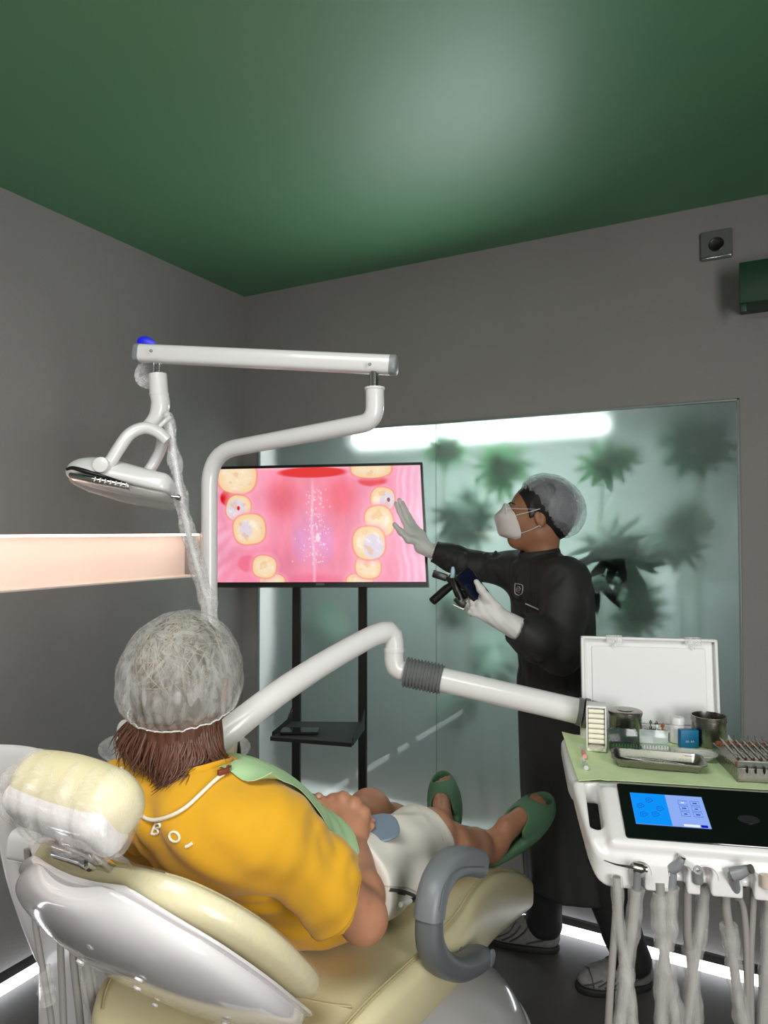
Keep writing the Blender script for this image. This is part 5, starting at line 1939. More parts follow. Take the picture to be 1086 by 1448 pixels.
ss.keep(plane_((1.32, -1.375, .7), (0, -1, 0)), .006)
ss.warp(shorts_warp)
for h_, k_ in ((HPR, KNR), (HPL, KNL)):
    pass
cutR = HPR + (KNR - HPR) * .89
ss.keep(plane_((1.32, cutR[1] + .0, .7), (-.12, 1, .22)), .004)
shm2 = settle(ss.mesh((1.05, -1.58, .56), (1.62, -.85, .96), .0045, 1), .003)
shorts = part('shorts', shm2, SHO, pt, 'off-white cotton shorts', sharp=0, fix=False)
SSB = bvh_of(shm2)


def on_(B, px, py, d0, off=.001):
    d = ray(px, py)
    h = B.ray_cast(Vector(CAM), Vector(unit(d)))
    if h[0] is None:
        h = B.find_nearest(Vector(at(px, py, d0)))
    n = np.array(h[1])
    if np.dot(n, d) > 0:
        n = -n
    return np.array(h[0]) + n * off


def surf_line(B, pts, d0, r, name, m, par, off=.0008, lab=None):
    P = np.array([on_(B, x, y, d0, off) for x, y in spline(np.array([(*p, 0) for p in pts], float), 8)[:, :2]])
    P[1:-1] = P[1:-1] * .5 + (P[:-2] + P[2:]) * .25
    return part(name, tube(P, r, 6), m, par, lab)


STI = mat('shorts_stitch', (186, 180, 170), .8)
surf_line(SSB, [(543, 1252), (556, 1254), (572, 1254), (590, 1262)], 1.5, .0014, 'pocket_seam', STI, shorts)
surf_line(SSB, [(590, 1142), (604, 1152), (617, 1168), (627, 1188)], 1.75, .0010, 'hem_seam', STI, shorts)
surf_line(SSB, [(550, 1258), (566, 1260), (580, 1264), (592, 1270)], 1.5, .0042, 'pocket_opening', mat('pocket_dark', (70, 66, 62), .9), shorts, -.0015, 'dark pocket opening')

# ---- hair
HAIR = mat('brown_hair', (92, 58, 44), .42, spec=.5, var=.35, vscale=40, stretch=(6, 6, .6))


def hw(*p):
    return Hc + Rhd_p @ np.array(p)


hs = Sdf()
hs.add(ell_(hw(-.018, 0, .030), (.101, .084, .098), Rhd_p), .02)
hs.add(ell_(hw(-.050, 0, -.018), (.058, .072, .046), Rhd_p), .03)
hs.cut(ell_(hw(.105, 0, -.045), (.085, .095, .09), Rhd_p), .01)
hs.warp(lambda P, d: -.0015 * np.sin((P @ np.asarray(Rhd_p[:, 1], np.float32)) * 320 + 2 * np.sin(P[:, 2] * 40)))
hv = hs.mesh(hw(0, 0, 0) - .22, hw(0, 0, 0) + .22, .004, 1)
BB = bvh_of(bm_)


def off_skin(P, g):
    P = np.array(P)
    for i in range(len(P)):
        for B_ in (BB, SHB):
            h = B_.find_nearest(Vector(P[i]))
            n_ = np.array(h[1])
            d_ = np.dot(P[i] - np.array(h[0]), n_)
            if d_ < g and abs(d_) < .06:
                P[i] += n_ * (g - d_)
    return P


locks = []
nsd = Sdf()
nsd.add(ell_(hw(-.062, 0, -.050), (.040, .066, .062), Rhd_p), .02)
nsd.add(ell_(hw(-.066, -.004, -.100), (.030, .058, .044), Rhd_p), .03)
nsd.warp(lambda P, d: -.0016 * np.sin((P @ np.asarray(Rhd_p[:, 1], np.float32)) * 330 + 2 * np.sin(P[:, 2] * 40)))
locks.append(nsd.mesh(hw(-.06, 0, -.06) - .13, hw(-.06, 0, -.06) + .13, .004, 1))
r_ = random.Random(5)
for i in range(620):
    a = r_.uniform(-1.75, 1.65)                    # round the back of the head; 0 = straight back
    bx, by = -math.cos(a), math.sin(a)
    tz_ = r_.uniform(-.020, .020)
    top = hw(-.03 + bx * (.066 - .3 * max(0, -tz_)), by * .076, -.022 + tz_)
    lev = (.118 + .026 * math.exp(-((a - .5) / .5) ** 2) - .016 * max(0, -a)) * r_.uniform(.74, 1.0)
    out = r_.uniform(.000, .010) + .016 * max(0, -a) * r_.random() + .012 * r_.random() ** 4
    sw = -.003 - .012 * r_.random() - .010 * max(0, -a) * r_.random()                 # swept towards the far shoulder
    pA = hw(-.03 + bx * .068, by * .078 + sw * .2, -.022 - lev * .40)
    pB = hw(-.03 + bx * (.062 + out), by * (.070 + out) + sw * .7 + r_.uniform(-.008, .008), -.022 - lev * .8)
    pC = hw(-.03 + bx * (.058 + out * 1.6), by * (.066 + out) + sw * 1.25 + r_.uniform(-.012, .012), -.022 - lev * 1.06)
    P = spline(off_skin([top, pA, pB, pC], r_.uniform(.003, .010)), 4)
    rr = r_.uniform(.0014, .0034)
    locks.append(tube(P, [rr, rr * 1.1, rr * .9, rr * .6, .0003], 5))
hair = part('hair', join(*[(v, f if isinstance(f, list) else f.tolist()) for v, f in locks]), HAIR, pt, 'brown hair down to the collar', sharp=0, fix=False)

part('hair_bulk', hv, mat('dark_ash_hair', (82, 72, 58), .6, var=.5, vscale=30, stretch=(5, 5, .8)), hair, 'dark hair gathered under the cap', sharp=0, fix=False)
# ---- hair under the cap gleams through the cap
CAPM = film('bouffant_cap_film', (230, 230, 228), .29, .5, .3, .35, 46., .17, (1, 1, .4), .3)
cps = Sdf()
cc_ = at(260, 948, 1.335)
Rc = Rhd_p @ ry(.05)
cps.add(ell_(cc_, (.118, .105, .112), Rc), .01)
cps.add(ell_(cc_ + Rc @ np.array([-.03, 0, -.02]), (.100, .103, .100), Rc), .04)


def cap_warp(P, d):
    q = (P - cc_.astype(np.float32)) @ Rc.astype(np.float32)
    a = np.arctan2(q[:, 1], -q[:, 0])
    low = np.clip((-q[:, 2] - .0) / .09, 0, 1)
    w_ = low * .0045 * np.sin(a * 34 + 2 * np.sin(a * 5)) + .0010 * np.sin(a * 13 + q[:, 2] * 60 + 2 * np.sin(q[:, 2] * 45)) + .0007 * np.sin(q[:, 0] * 90 + q[:, 1] * 70 + 3 * np.sin(q[:, 2] * 50))
    pinch = .012 * np.clip((-q[:, 2] - .06) / .03, 0, 1)
    return -w_ + pinch


cps.warp(cap_warp)
hem0 = at(245, 1036, 1.24)
cps.keep(plane_(hem0, unit(-UP + .22 * Rhd_p[:, 0])), .004)
cin = Sdf()
cin.ops = list(cps.ops)
cps.cut(ell_(cc_ + Rc @ np.array([-.005, 0, -.012]), (.109, .0965, .106), Rc), .004)
capm = cps.mesh(cc_ - .17, cc_ + .17, .0033, 1)
cap1 = part('bouffant_cap', capm, CAPM, pt, 'crinkled translucent white disposable cap', sharp=0, fix=False)
HAIRS = mat('sandy_streaked_hair', (132, 120, 94), .5, var=.35, vscale=22, stretch=(3, 3, .5))
lk = []
for i in range(200):
    p_ = unit(np.array([r_.gauss(-.25, 1), r_.gauss(0, 1), r_.gauss(.25, .8)]))
    t_ = unit(np.cross(p_, np.array([r_.gauss(0, .5), 1.2 * p_[0] + r_.gauss(0, .5), -1.2 * p_[1] + r_.gauss(0, .5)])) + .02)
    P = []
    L_ = r_.uniform(.5, 1.1)
    for t in np.linspace(0, 1, 7):
        d_ = p_ * math.cos(t * L_) + t_ * math.sin(t * L_)
        P.append(hw(.1025 * d_[0] - .018, .0855 * d_[1], .0992 * d_[2] + .030))
    lk.append(tube(np.array(P), [.0004, .0013, .0013, .0004], 5))
part('hair_strands', join(*lk), HAIRS, hair, 'sandy strands under the cap', sharp=0, fix=False)
er = []
for a in np.linspace(0, 2 * PI, 121):
    q = cc_ + Rc @ np.array([-.105 * math.cos(a), .100 * math.sin(a), -.082])
    # slide onto the hem plane
    n_ = unit(-UP + .22 * Rhd_p[:, 0])
    q = q - n_ * np.dot(q - hem0, n_)
    er.append(q + UP * .0022 * math.sin(a * 40))
BV = bvh_of(capm)
er = np.array([np.array(BV.find_nearest(Vector(q))[0]) for q in er])
part('elastic_hem', tube(er, .0013, 6, False), mat('cap_elastic', (226, 226, 224), .8), cap1)

# ---- bib and its neck cord
BIBM = mat('pale_green_bib', (176, 210, 160), .85, bump=.08, bscale=200)
nu, nv = 26, 30
Gb = np.zeros((nu, nv, 3))
for i in range(nu):
    for j in range(nv):
        u, v = (i / (nu - 1) - .5) * 2, j / (nv - 1)
        org = NB + TA * (.012 - .375 * v) + np.array([.012 + .160 * u, 0, 0]) + Rt_[:, 1] * .5
        h = SHB.ray_cast(Vector(org), Vector(-Rt_[:, 1]))
        if h[0] is not None and (Vector(org) - h[0]).length < .62:
            Gb[i, j] = np.array(h[0]) + Rt_[:, 1] * .010
        else:
            Gb[i, j] = org - Rt_[:, 1] * .46
for _ in range(10):
    Gs = Gb.copy()
    Gs[1:-1] = .5 * Gs[1:-1] + .25 * (Gb[:-2] + Gb[2:])
    Gb = Gs
    Gs = Gb.copy()
    Gs[:, 1:-1] = .5 * Gs[:, 1:-1] + .25 * (Gb[:, :-2] + Gb[:, 2:])
    Gb = Gs
for i in range(nu):
    for j in range(nv):
        h = SHB.find_nearest(Vector(Gb[i, j]))
        n_ = np.array(h[1])
        d_ = np.dot(Gb[i, j] - np.array(h[0]), n_)
        if d_ < .006:
            Gb[i, j] += n_ * (.006 - d_)
bib = solo('dental_bib', sheet(Gb, .0012), BIBM, 'pale green paper bib across the chest of the seated person', 'bib', fix=False)
CORD = mat('white_cord', (226, 220, 202), .6, bump=.3, bscale=300)
cl = on_shirt(316, 1098, .006)
pts = [cl] + [on_shirt(x, y, .004) for x, y in ((305, 1105), (287, 1122), (265, 1142), (243, 1154), (222, 1159), (205, 1156), (190, 1142), (180, 1120), (174, 1098), (173, 1088))]
cdp = spline(pts, 6)
cdp[2:-2] = (cdp[:-4] + cdp[1:-3] + cdp[2:-2] + cdp[3:-1] + cdp[4:]) / 5
cord = solo('bib_cord', tube(cdp, .0034, 10), CORD, 'white neck cord of the bib hanging across the yellow shirt back', 'cord')
RED = mat('brown_red_clip', (118, 52, 34), .5)
part('clip', rbox(cl + UP * .004, (.011, .004, .005), .002, 2, basis(UP, RIGHT + FWD * .3) @ rz(PI / 2 + .5)), RED, cord, 'brown clip')
part('clip_jaw', rbox(on_shirt(323, 1092, .010), (.004, .003, .004), .001), STEEL, cord)

# ---- slides
SLG = mat('green_foam_slide', (80, 118, 88), .6, bump=.05, bscale=200)
for (heel, R, f), lab in zip(FEET, ('green foam slide on the nearer foot, in front of the dark gown', 'green foam slide on the farther foot, beside the knee')):
    S = Sdf()
    S.add(ell_((.075, 0, -.016), (.105, .043, .030)), .02)
    S.add(ell_((.185, 0, -.014), (.100, .053, .030)), .06)
    S.keep(plane_((0, 0, -.028), (0, 0, -1)), .006)
    S.keep(plane_((0, 0, .002), (0, 0, 1)), .006)
    U = Sdf()
    U.add(ell_((.170, 0, .005), (.125, .057, .066)), .01)
    U.keep(plane_((0, 0, -.012), (0, 0, -1)), .006)
    U.keep(plane_((.100, 0, .02), (-1, 0, -.30)), .008)
    S.add(lambda P, U=U: U(P), .015)
    S.cut(cap_((.03, 0, .026), (.15, 0, .025), .037, .036), .006)
    S.cut(ell_((.185, 0, .020), (.085, .044, .032)), .006)
    S.cut(cap_((.02, 0, .06), (.13, 0, .045), .036, .030), .01)
    S.cut(ell_((.243, 0, .060), (.040, .036, .054)), .005)
    m_ = S.mesh((-.05, -.08, -.05), (.32, .08, .09), .003, 1)
    solo('slide', xf(m_, R, heel - f * .018 - R[:, 2] * .002), SLG, lab, 'slide', 'green slides', sharp=0, fix=False)
# ---- hand mirror
MG = mat('blue_grey_plastic', (108, 122, 138), .45)
mc = at(543, 1170, 1.60)
mn = unit(UP * .86 - FWD * .5 + RIGHT * .06)
mxd = unit(RIGHT * .92 + FWD * .22 + UP * .18)
mxd = unit(mxd - mn * np.dot(mxd, mn))
Rm = frame(mxd, np.cross(mn, mxd), mn)
hm_ = thing('hand_mirror', 'blue-grey oval hand mirror lying on the lap under the hands', 'mirror', mc - (0, 0, .01))
part('head', xf(extrude(sup(44, 2.6, .046, .036), .009, None, (-.012, 0, -.004), .003), Rm, mc), MG, hm_)
part('handle', xf(sweep(np.array([(-.05, 0, 0), (-.075, 0, 0), (-.12, .004, 0), (-.135, .005, 0)]), lambda i, t: sup(16, 2.6, .011, .0045)), Rm, mc), MG, hm_)
# ---- pen in the pocket
p0, p1 = on_(SSB, 563, 1277, 1.5, .006), on_(SSB, 588, 1267, 1.5, .006)
pn = thing('pocket_pen', 'white and black pen sticking out of the shorts pocket', 'pen', (p0 + p1) / 2 - (0, 0, .006))
part('barrel', tube(np.array([p0, p0 + (p1 - p0) * .55]), .0055, 14), BOXPL, pn)
part('cap', tube(np.array([p0 + (p1 - p0) * .55, p1 + (p1 - p0) * .4]), .0058, 14), BLACKP, pn, 'black pen cap')

# ================================================================== standing person in the dark gown
GOWN = mat('charcoal_gown', (40, 40, 39), .62, spec=.35, var=.10, vscale=8, bump=.08, bscale=350)
BLK = mat('black_trousers', (17, 17, 18), .8)
SKN = mat('warm_brown_skin', (150, 104, 78), .5, spec=.35, var=.07, vscale=26, bump=.08, bscale=240, sss=.1)
GLV = mat('white_glove', (214, 212, 208), .5, bump=.06, bscale=120, var=.03)
dr = thing('person', 'standing person in dark gown, white mask and cap, pointing at the television', 'person', (*at(800, 1365, 2.46)[:2], 0))
FB = unit(-RIGHT * .94 - FWD * .34)                # chest direction
LB = np.cross(UP, FB)                               # her left, towards the camera
Hd = at(757, 731, 2.475)
Hd, Rd = loc3(Hd, -RIGHT * .98 + FWD * .10 + UP * .10, UP + RIGHT * .06)


def dh(*p):
    return Hd + Rd @ np.array(p)


AXC = lambda z: at(np.interp(z, [.28, .98, 1.25, 1.42], [805, 785, 779, 770]), 750, 2.475) * [1, 1, 0]
ZS = np.array([.20, .285, .60, .95, 1.02, 1.10, 1.22, 1.30, 1.355, 1.39, 1.42])
RA = np.array([.150, .150, .142, .122, .112, .118, .128, .126, .112, .088, .05])
RB = np.array([.165, .165, .168, .168, .158, .165, .178, .182, .176, .15, .08])
zc = np.linspace(.1, 1.5, 60)
CXY = np.array([AXC(z)[:2] for z in zc])


def trunk(P, g=0., fold=0.):
    z = P[:, 2]
    cx, cy = np.interp(z, zc, CXY[:, 0]), np.interp(z, zc, CXY[:, 1])
    dx, dy = P[:, 0] - cx, P[:, 1] - cy
    a, b = dx * FB[0] + dy * FB[1], dx * LB[0] + dy * LB[1]
    ra, rb = np.interp(z, ZS, RA) + g, np.interp(z, ZS, RB) + g
    ang = np.arctan2(b / rb, a / ra)
    if fold:
        low = np.clip((1.0 - z) / .7, 0, 1)
        m = 1 + fold * low * (np.sin(ang * 9 + 1.3 * np.sin(z * 4)) + .5 * np.sin(ang * 17 + z * 5)) + fold * .35 * np.exp(-((z - 1.0) / .1) ** 2) * np.sin(ang * 26)
        ra, rb = ra * m, rb * m
    k = np.sqrt((a / ra) ** 2 + (b / rb) ** 2)
    return smax(((k - 1) * np.minimum(ra, rb) * .85).astype(np.float32), (z - 1.405).astype(np.float32), .03)


SL, SR_ = at(797, 820, 2.31), at(741, 806, 2.57)
EL, WL = at(792, 921, 2.235), at(716, 880, 2.20)
ER, WR = at(672, 801, 2.655), at(603, 776, 2.675)
NBd = at(768, 793, 2.475)
HPA, HPB = at(776, 1040, 2.53), at(797, 1040, 2.43)
ANA, ANB = at(770, 1308, 2.575), at(893, 1352, 2.35)
ANA[2], ANB[2] = .085, .085
KNA, KNB = (HPA + ANA) / 2 + FB * .02, (HPB + ANB) / 2 + FB * .02
db = Sdf()
db.add(lambda P: trunk(P, -.018), .01)
db.keep(plane_((0, 0, .80), (0, 0, -1)), .03)
add_head(db, Hd, Rd, .98)
db.add(cap_(NBd + (0, 0, -.03), dh(-.03, 0, -.055), .060, .052), .03)
db.add(cap_(dh(-.03, 0, -.05), dh(-.05, 0, .0), .055, .06), .03)
for s, e, w_ in ((SL, EL, WL), (SR_, ER, WR)):
    db.add(cap_(s, e, .044, .036), .03)
    db.add(chain_([e, e + (w_ - e) * .3, w_], [.036, .036, .0225], .02), .02)
for h_, k_, a_ in ((HPA, KNA, ANA), (HPB, KNB, ANB)):
    db.add(cap_(h_, k_, .075, .05), .03)
    db.add(chain_([k_, k_ + (a_ - k_) * .3, a_], [.048, .05, .034], .02), .02)
# hands: finger chains shared by hand and glove
KLH = [at(684, 848, 2.205), at(680, 855, 2.20), at(679, 862, 2.195), at(681, 869, 2.19)]
TLH = [[at(676, 842, 2.225), at(668, 842, 2.245), at(664, 846, 2.245)], [at(669, 851, 2.215), at(662, 850, 2.235), at(661, 855, 2.24)],
       [at(668, 860, 2.205), at(662, 858, 2.23), at(662, 863, 2.235)], [at(671, 868, 2.195), at(665, 866, 2.21), at(665, 870, 2.22)]]
THL = [at(702, 858, 2.19), at(689, 845, 2.185), at(680, 833, 2.185), at(674, 823, 2.19)]
KRH = [at(577, 749, 2.690), at(580, 745, 2.712), at(584, 745, 2.733), at(589, 748, 2.75)]
TRH = [[at(571, 737, 2.69), at(565, 724, 2.692), at(560, 712, 2.70)], [at(575, 731, 2.715), at(569, 718, 2.72), at(565, 707, 2.728)],
       [at(579, 733, 2.738), at(573, 720, 2.745), at(569, 711, 2.752)], [at(584, 738, 2.755), at(579, 729, 2.762), at(575, 722, 2.768)]]
THR = [at(592, 766, 2.668), at(578, 763, 2.655), at(567, 752, 2.652), at(558, 742, 2.655)]


def hands(S, g):
    for W, K, T, TH in ((WL, KLH, TLH, THL), (WR, KRH, TRH, THR)):
        for q, ts, r in zip(K, T, (.0100, .0102, .0098, .0088)):
            finger(S, [q, *ts], r + g, r * .84 + g, .006)
            S.add(cap_(W + (q - W) * .25, q, .021 + g, .0125 + g), .012)
        S.add(ell_(W + (sum(K) / 4 - W) * .6, np.array((.030, .030, .030)) + g), .02)
        finger(S, TH, .0155 + g, .0092 + g, .012)


hands(db, -.003)
lo, hi = np.array([9., 9, 9]), np.array([-9., -9, -9])
for p in (SL, SR_, EL, WL, ER, WR, NBd, ANA, ANB, Hd, *KLH, *TRH[0], *TRH[3], THR[3]):
    lo, hi = np.minimum(lo, p), np.maximum(hi, p)
lo[2], hi[2] = .0, 1.78
bmd = db.mesh(lo - [.3, .25, 0], hi + [.25, .25, 0], .0042, 1)
part('body', bmd, SKN, dr, sharp=0, fix=False)
# gown
gs = Sdf()
gs.add(lambda P: trunk(P, .0, .022), .01)
gs.keep(plane_((0, 0, .285), (0, 0, -1)), .006)
gs.add(cap_(NBd + (0, 0, -.075), NBd + FB * .012 + (0, 0, .0), .092, .066), .05)
for s, e, w_, rs in ((SL, EL, WL, (.078, .070, .066, .046)), (SR_, ER, WR, (.072, .054, .050, .036))):
    gs.add(cap_(s, e, rs[0], rs[1]), .05)
    gs.add(chain_([e, e + (w_ - e) * .45, w_], [rs[1], rs[2], rs[3]], .03), .02)
    ax = unit(w_ - e)
    gs.cut(cap_(w_ + ax * .012, w_ + ax * .2, rs[3] + .02), .004)
gs.cut(cap_(NBd + FB * .012 + (0, 0, .040), NBd + FB * .02 + (0, 0, .2), .068, .085), .004)
FG = [(at(700, 778, 2.6), at(704, 815, 2.58), .010, .010), (at(690, 782, 2.61), at(684, 812, 2.60), .010, .008), (at(655, 784, 2.62), at(650, 806, 2.62), .009, .007), (at(640, 780, 2.63), at(634, 802, 2.63), .008, .008),
      (at(790, 815, 2.27), at(765, 880, 2.30), .014, .010), (at(812, 840, 2.27), at(805, 900, 2.22), .014, .007), (at(770, 900, 2.2), at(800, 930, 2.18), .012, .008), (at(740, 880, 2.19), at(745, 920, 2.19), .010, .008),
      (at(757, 895, 2.19), at(765, 930, 2.18), .010, .008), (at(740, 850, 2.36), at(735, 930, 2.36), .013, .007), (at(728, 800, 2.5), at(726, 860, 2.42), .012, .008), (at(775, 940, 2.3), at(770, 990, 2.3), .012, .008), (at(800, 940, 2.28), at(806, 1000, 2.28), .012, .008)]


def gown_warp(P, d):
    o = np.zeros(len(P), np.float32)
    near = np.abs(d) < .05
    Q = P[near]
    w_ = .0016 * np.sin(Q[:, 0] * 45 + Q[:, 2] * 40 + 2 * np.sin(Q[:, 1] * 30)) * (Q[:, 2] > .9)
    for a, b, r, h in FG:
        dd = cap_(a, b, 0)(Q)
        w_ += h * np.exp(-(dd / r) ** 2) - h * .7 * np.exp(-((dd - r * 1.8) / (r * .9)) ** 2)
    o[near] = -w_
    return o


gs.warp(gown_warp)
gm = gs.mesh(np.r_[(lo - [.3, .25, 0])[:2], .25], np.r_[(hi + [.25, .25, 0])[:2], 1.5], .0050, 1)
gown = part('gown', gm, GOWN, dr, 'charcoal long-sleeved gown', sharp=0, fix=False)
GBV = bvh_of(gm)
col_ = [NBd + FB * .014 + (0, 0, .004) + .066 * (FB * math.cos(a) * 1.05 + LB * math.sin(a)) + UP * (.014 - .010 * math.cos(a)) for a in np.linspace(0, 2 * PI, 41)]
part('collar', sweep(np.array(col_), lambda i, t: sup(12, 2.5, .022, .0045), cap=False, hint=LB), GOWN, gown)
surf_line(GBV, [(750, 792), (747, 830), (744, 862), (741, 895), (739, 925)], 2.4, .0016, 'front_seam', GOWN, gown)
EMB = mat('embroidered_white', (190, 188, 182), .8)
sq = [(728.5, 825), (738, 827), (739.5, 831), (738.5, 838), (735, 841.5), (729.5, 840), (728, 836), (728.5, 825)]
surf_line(GBV, sq, 2.4, .0012, 'emblem', EMB, gown, lab='embroidered rounded square emblem outline')
sp_ = [(733.5 + (4.4 - 3.4 * t) * math.cos(1.2 + t * 9.5) * .85, 833 + (4.4 - 3.4 * t) * math.sin(1.2 + t * 9.5) * 1.1) for t in np.linspace(0, 1, 20)]
surf_line(GBV, sp_, 2.4, .0010, 'emblem', EMB, gown, lab='embroidered spiral inside the emblem')
surf_line(GBV, [(743.5, 853.5), (752, 857.5), (761.5, 861.5)], 2.4, .0026, 'name_tag', EMB, gown, lab='narrow white name strip')
surf_line(GBV, [(744, 857), (752, 861), (761, 865)], 2.4, .0010, 'pocket_edge', GOWN, gown)
# trousers
ts_ = Sdf()
for h_, k_, a_ in ((HPA, KNA, ANA), (HPB, KNB, ANB)):
    ts_.add(chain_([h_, k_, a_ + UP * .02], [.085, .074, .062], .03), .02)
    ts_.keep(plane_((0, 0, .06), (0, 0, -1)), .006)
ts_.keep(plane_((0, 0, .75), (0, 0, 1)), .01)
ts_.warp(lambda P, d: .003 * np.sin(P[:, 2] * 55 + 2 * np.sin(P[:, 0] * 30)) * np.clip((.3 - P[:, 2]) / .25, 0, 1))
part('trousers', ts_.mesh(np.r_[(lo - [.3, .25, 0])[:2], .02], np.r_[(hi + [.25, .25, 0])[:2], .8], .0055, 1), BLK, dr, 'black trousers', sharp=0, fix=False)
# gloves
for K, W, T, TH, E_ in ((KLH, WL, TLH, THL, EL), (KRH, WR, TRH, THR, ER)):
    g = Sdf()
    for q, t_p, r in zip(K, T, (.0100, .0102, .0098, .0088)):
        finger(g, [q, *t_p], r, r * .84, .006)
        g.add(cap_(W + (q - W) * .25, q, .021, .0125), .012)
    g.add(ell_(W + (sum(K) / 4 - W) * .6, np.array((.030, .030, .030))), .02)
    finger(g, TH, .0155, .0092, .012)
    ax = unit(W - E_)
    cu = .029 if W is WR else .034
    g.add(cap_(W - ax * (.012 if W is WR else .05), W + ax * .02, cu + (0 if W is WR else .004), cu - .002), .014)
    g.warp(lambda P, d: .0006 * np.sin(P[:, 0] * 260 + P[:, 2] * 200))
    pts_ = np.array([*K, W, TH[-1], *[t[-1] for t in T]])
    part('glove', g.mesh(pts_.min(0) - .06, pts_.max(0) + .06, .0026, 1), GLV, dr, 'white glove', sharp=0, fix=False)
    part('glove_cuff', tube(np.array([W - ax * (.044 if W is not WR else .03), W - ax * (.036 if W is not WR else .022)]), cu + .0015, 22, False), GLV, dr)
# cap and hair
HB = mat('black_hair', (24, 20, 19), .45)
hs2 = Sdf()
hs2.add(ell_(dh(-.016, 0, .034), (.101, .080, .090), Rd), .02)
hs2.add(ell_(dh(-.07, 0, -.015), (.055, .066, .06), Rd), .03)
hs2.add(ell_(at(780, 715, 2.475), (.100, .092, .082), frame(unit(-RIGHT * .80 + UP * .60), LB * -1, unit(np.cross(-RIGHT * .80 + UP * .60, -LB)))), .03)
hs2.cut(ell_(dh(.10, 0, -.03), (.085, .12, .11), Rd), .01)
for s in (-1, 1):
    hs2.add(ell_(dh(.022, s * .074, .022), (.013, .005, .032), Rd), .004)
hr2 = part('hair', hs2.mesh(Hd - .22, Hd + .22, .004, 1), HB, dr, 'black hair under the cap', sharp=0, fix=False)
CAP2 = film('bouffant_cap_dark_film', (200, 202, 208), .34, .5, .3, .2, 16., .10, (1, 1, .6), .3)
c2 = Sdf()
cA = at(778, 713, 2.475)
Rc2 = frame(unit(-RIGHT * .80 + UP * .60), unit(LB * -1 - unit(-RIGHT * .80 + UP * .60) * np.dot(-LB, unit(-RIGHT * .80 + UP * .60))), (0, 0, 1))
Rc2[:, 2] = np.cross(Rc2[:, 0], Rc2[:, 1])
c2.add(ell_(cA, (.122, .110, .100), Rc2), .01)
c2.add(ell_(cA + RIGHT * .022 - UP * .028, (.098, .105, .088), Rc2), .03)
hn2 = unit(-RIGHT * .80 - UP * .62)
c2.keep(plane_(at(757, 722, 2.475), hn2), .006)


def cap2_warp(P, d):
    q = (P - cA.astype(np.float32)) @ Rc2.astype(np.float32)
    a = np.arctan2(q[:, 1], q[:, 0])
    e = (P - at(757, 722, 2.475).astype(np.float32)) @ hn2.astype(np.float32)
    nr = np.clip((e + .035) / .035, 0, 1)
    return -(.0030 * np.sin(a * 30 + q[:, 2] * 200) * nr + .0010 * np.sin(q[:, 0] * 90 + q[:, 2] * 70 + 2 * np.sin(q[:, 1] * 50))) + .010 * nr


c2.warp(cap2_warp)
c2.cut(ell_(cA, (.114, .102, .093), Rc2), .004)
cm2 = c2.mesh(cA - .19, cA + .19, .0036, 1)
cp2 = part('bouffant_cap', cm2, CAP2, dr, 'translucent grey-white disposable cap', sharp=0, fix=False)
# mask
MSK = mat('white_mask_fabric', (212, 204, 200), .85, bump=.1, bscale=260, var=.02)
rid = spline([(.104, 0, .038), (.122, 0, .012), (.140, 0, -.012), (.130, 0, -.045), (.118, 0, -.074), (.094, 0, -.082), (.066, 0, -.086)], 4)
for s in (-1, 1):
    edg = spline([(.097, s * .012, .036), (.088, s * .036, .018), (.074, s * .054, .0), (.060, s * .062, -.030), (.050, s * .061, -.056), (.048, s * .056, -.072), (.050, s * .036, -.084)], 4)
    G = np.array([[rid[i] * (1 - t) + edg[i] * t + np.array([.010 * math.sin(PI * t), s * .016 * math.sin(PI * t), 0]) for t in np.linspace(0, 1, 9)] for i in range(len(rid))])
    V = np.array([[dh(*p) for p in row] for row in G])
    part('mask', sheet(V, .0018), MSK, dr, 'white folded face mask, ' + ('one' if s < 0 else 'other') + ' half', sharp=50)
    for p0, p1, p2 in (((.070, s * .058, -.002), (.030, s * .076, .012), (-.004, s * .086, .026)), ((.049, s * .060, -.062), (.020, s * .070, -.048), (-.008, s * .084, -.030))):
        part('ear_loop', tube(np.array([dh(*q) for q in spline([p0, p1, p2], 6)]), .0015, 8), GLV, dr)
part('mask_seam', tube(np.array([dh(*(q + np.array([.001, 0, 0]))) for q in rid]), .0011, 8), MSK, dr)
part('nose_clip', tube(np.array([dh(*q) for q in spline([(.096, -.022, .030), (.108, 0, .030), (.096, .022, .030)], 6)]), .0024, 8), mat('nose_strip', (200, 198, 198), .5), dr)
# glasses
CLG = film('clear_glasses', (235, 240, 242), .30, .05, 1.4, .0, 10.)
gl_ = part('glasses', join(*[tube(np.array([dh(.108 + .003 * math.cos(a), s * .033 + .025 * math.cos(a), .012 + .021 * math.sin(a)) for a in np.linspace(0, 2 * PI, 29)]), .0020, 7, False) for s in (-1, 1)],
                           tube(np.array([dh(*q) for q in spline([(.110, -.009, .018), (.113, 0, .021), (.110, .009, .018)], 5)]), .0020, 7),
                           *[tube(np.array([dh(*q) for q in spline([(.106, s * .058, .018), (.06, s * .072, .020), (.0, s * .082, .024)], 5)]), .0016, 7) for s in (-1, 1)]), CLG, dr, 'clear glasses')
for s in (-1, 1):
    part('lens', xf(lathe([(.0, .0012), (.02, .0006), (.0235, 0)], (0, 0, 0), None, 24, False), frame(Rd[:, 1], Rd[:, 2], Rd[:, 0]), dh(.108, s * .033, .012)), CLG, gl_, fix=False)
part('eyebrow', tube(np.array([dh(*q) for q in spline([(.096, -.016, .034), (.092, -.034, .040), (.076, -.052, .034)], 5)]), [.0014, .0026, .0010], 7), HB, dr)
part('eyebrow', tube(np.array([dh(*q) for q in spline([(.096, .016, .034), (.092, .034, .040), (.076, .052, .034)], 5)]), [.0014, .0026, .0010], 7), HB, dr)
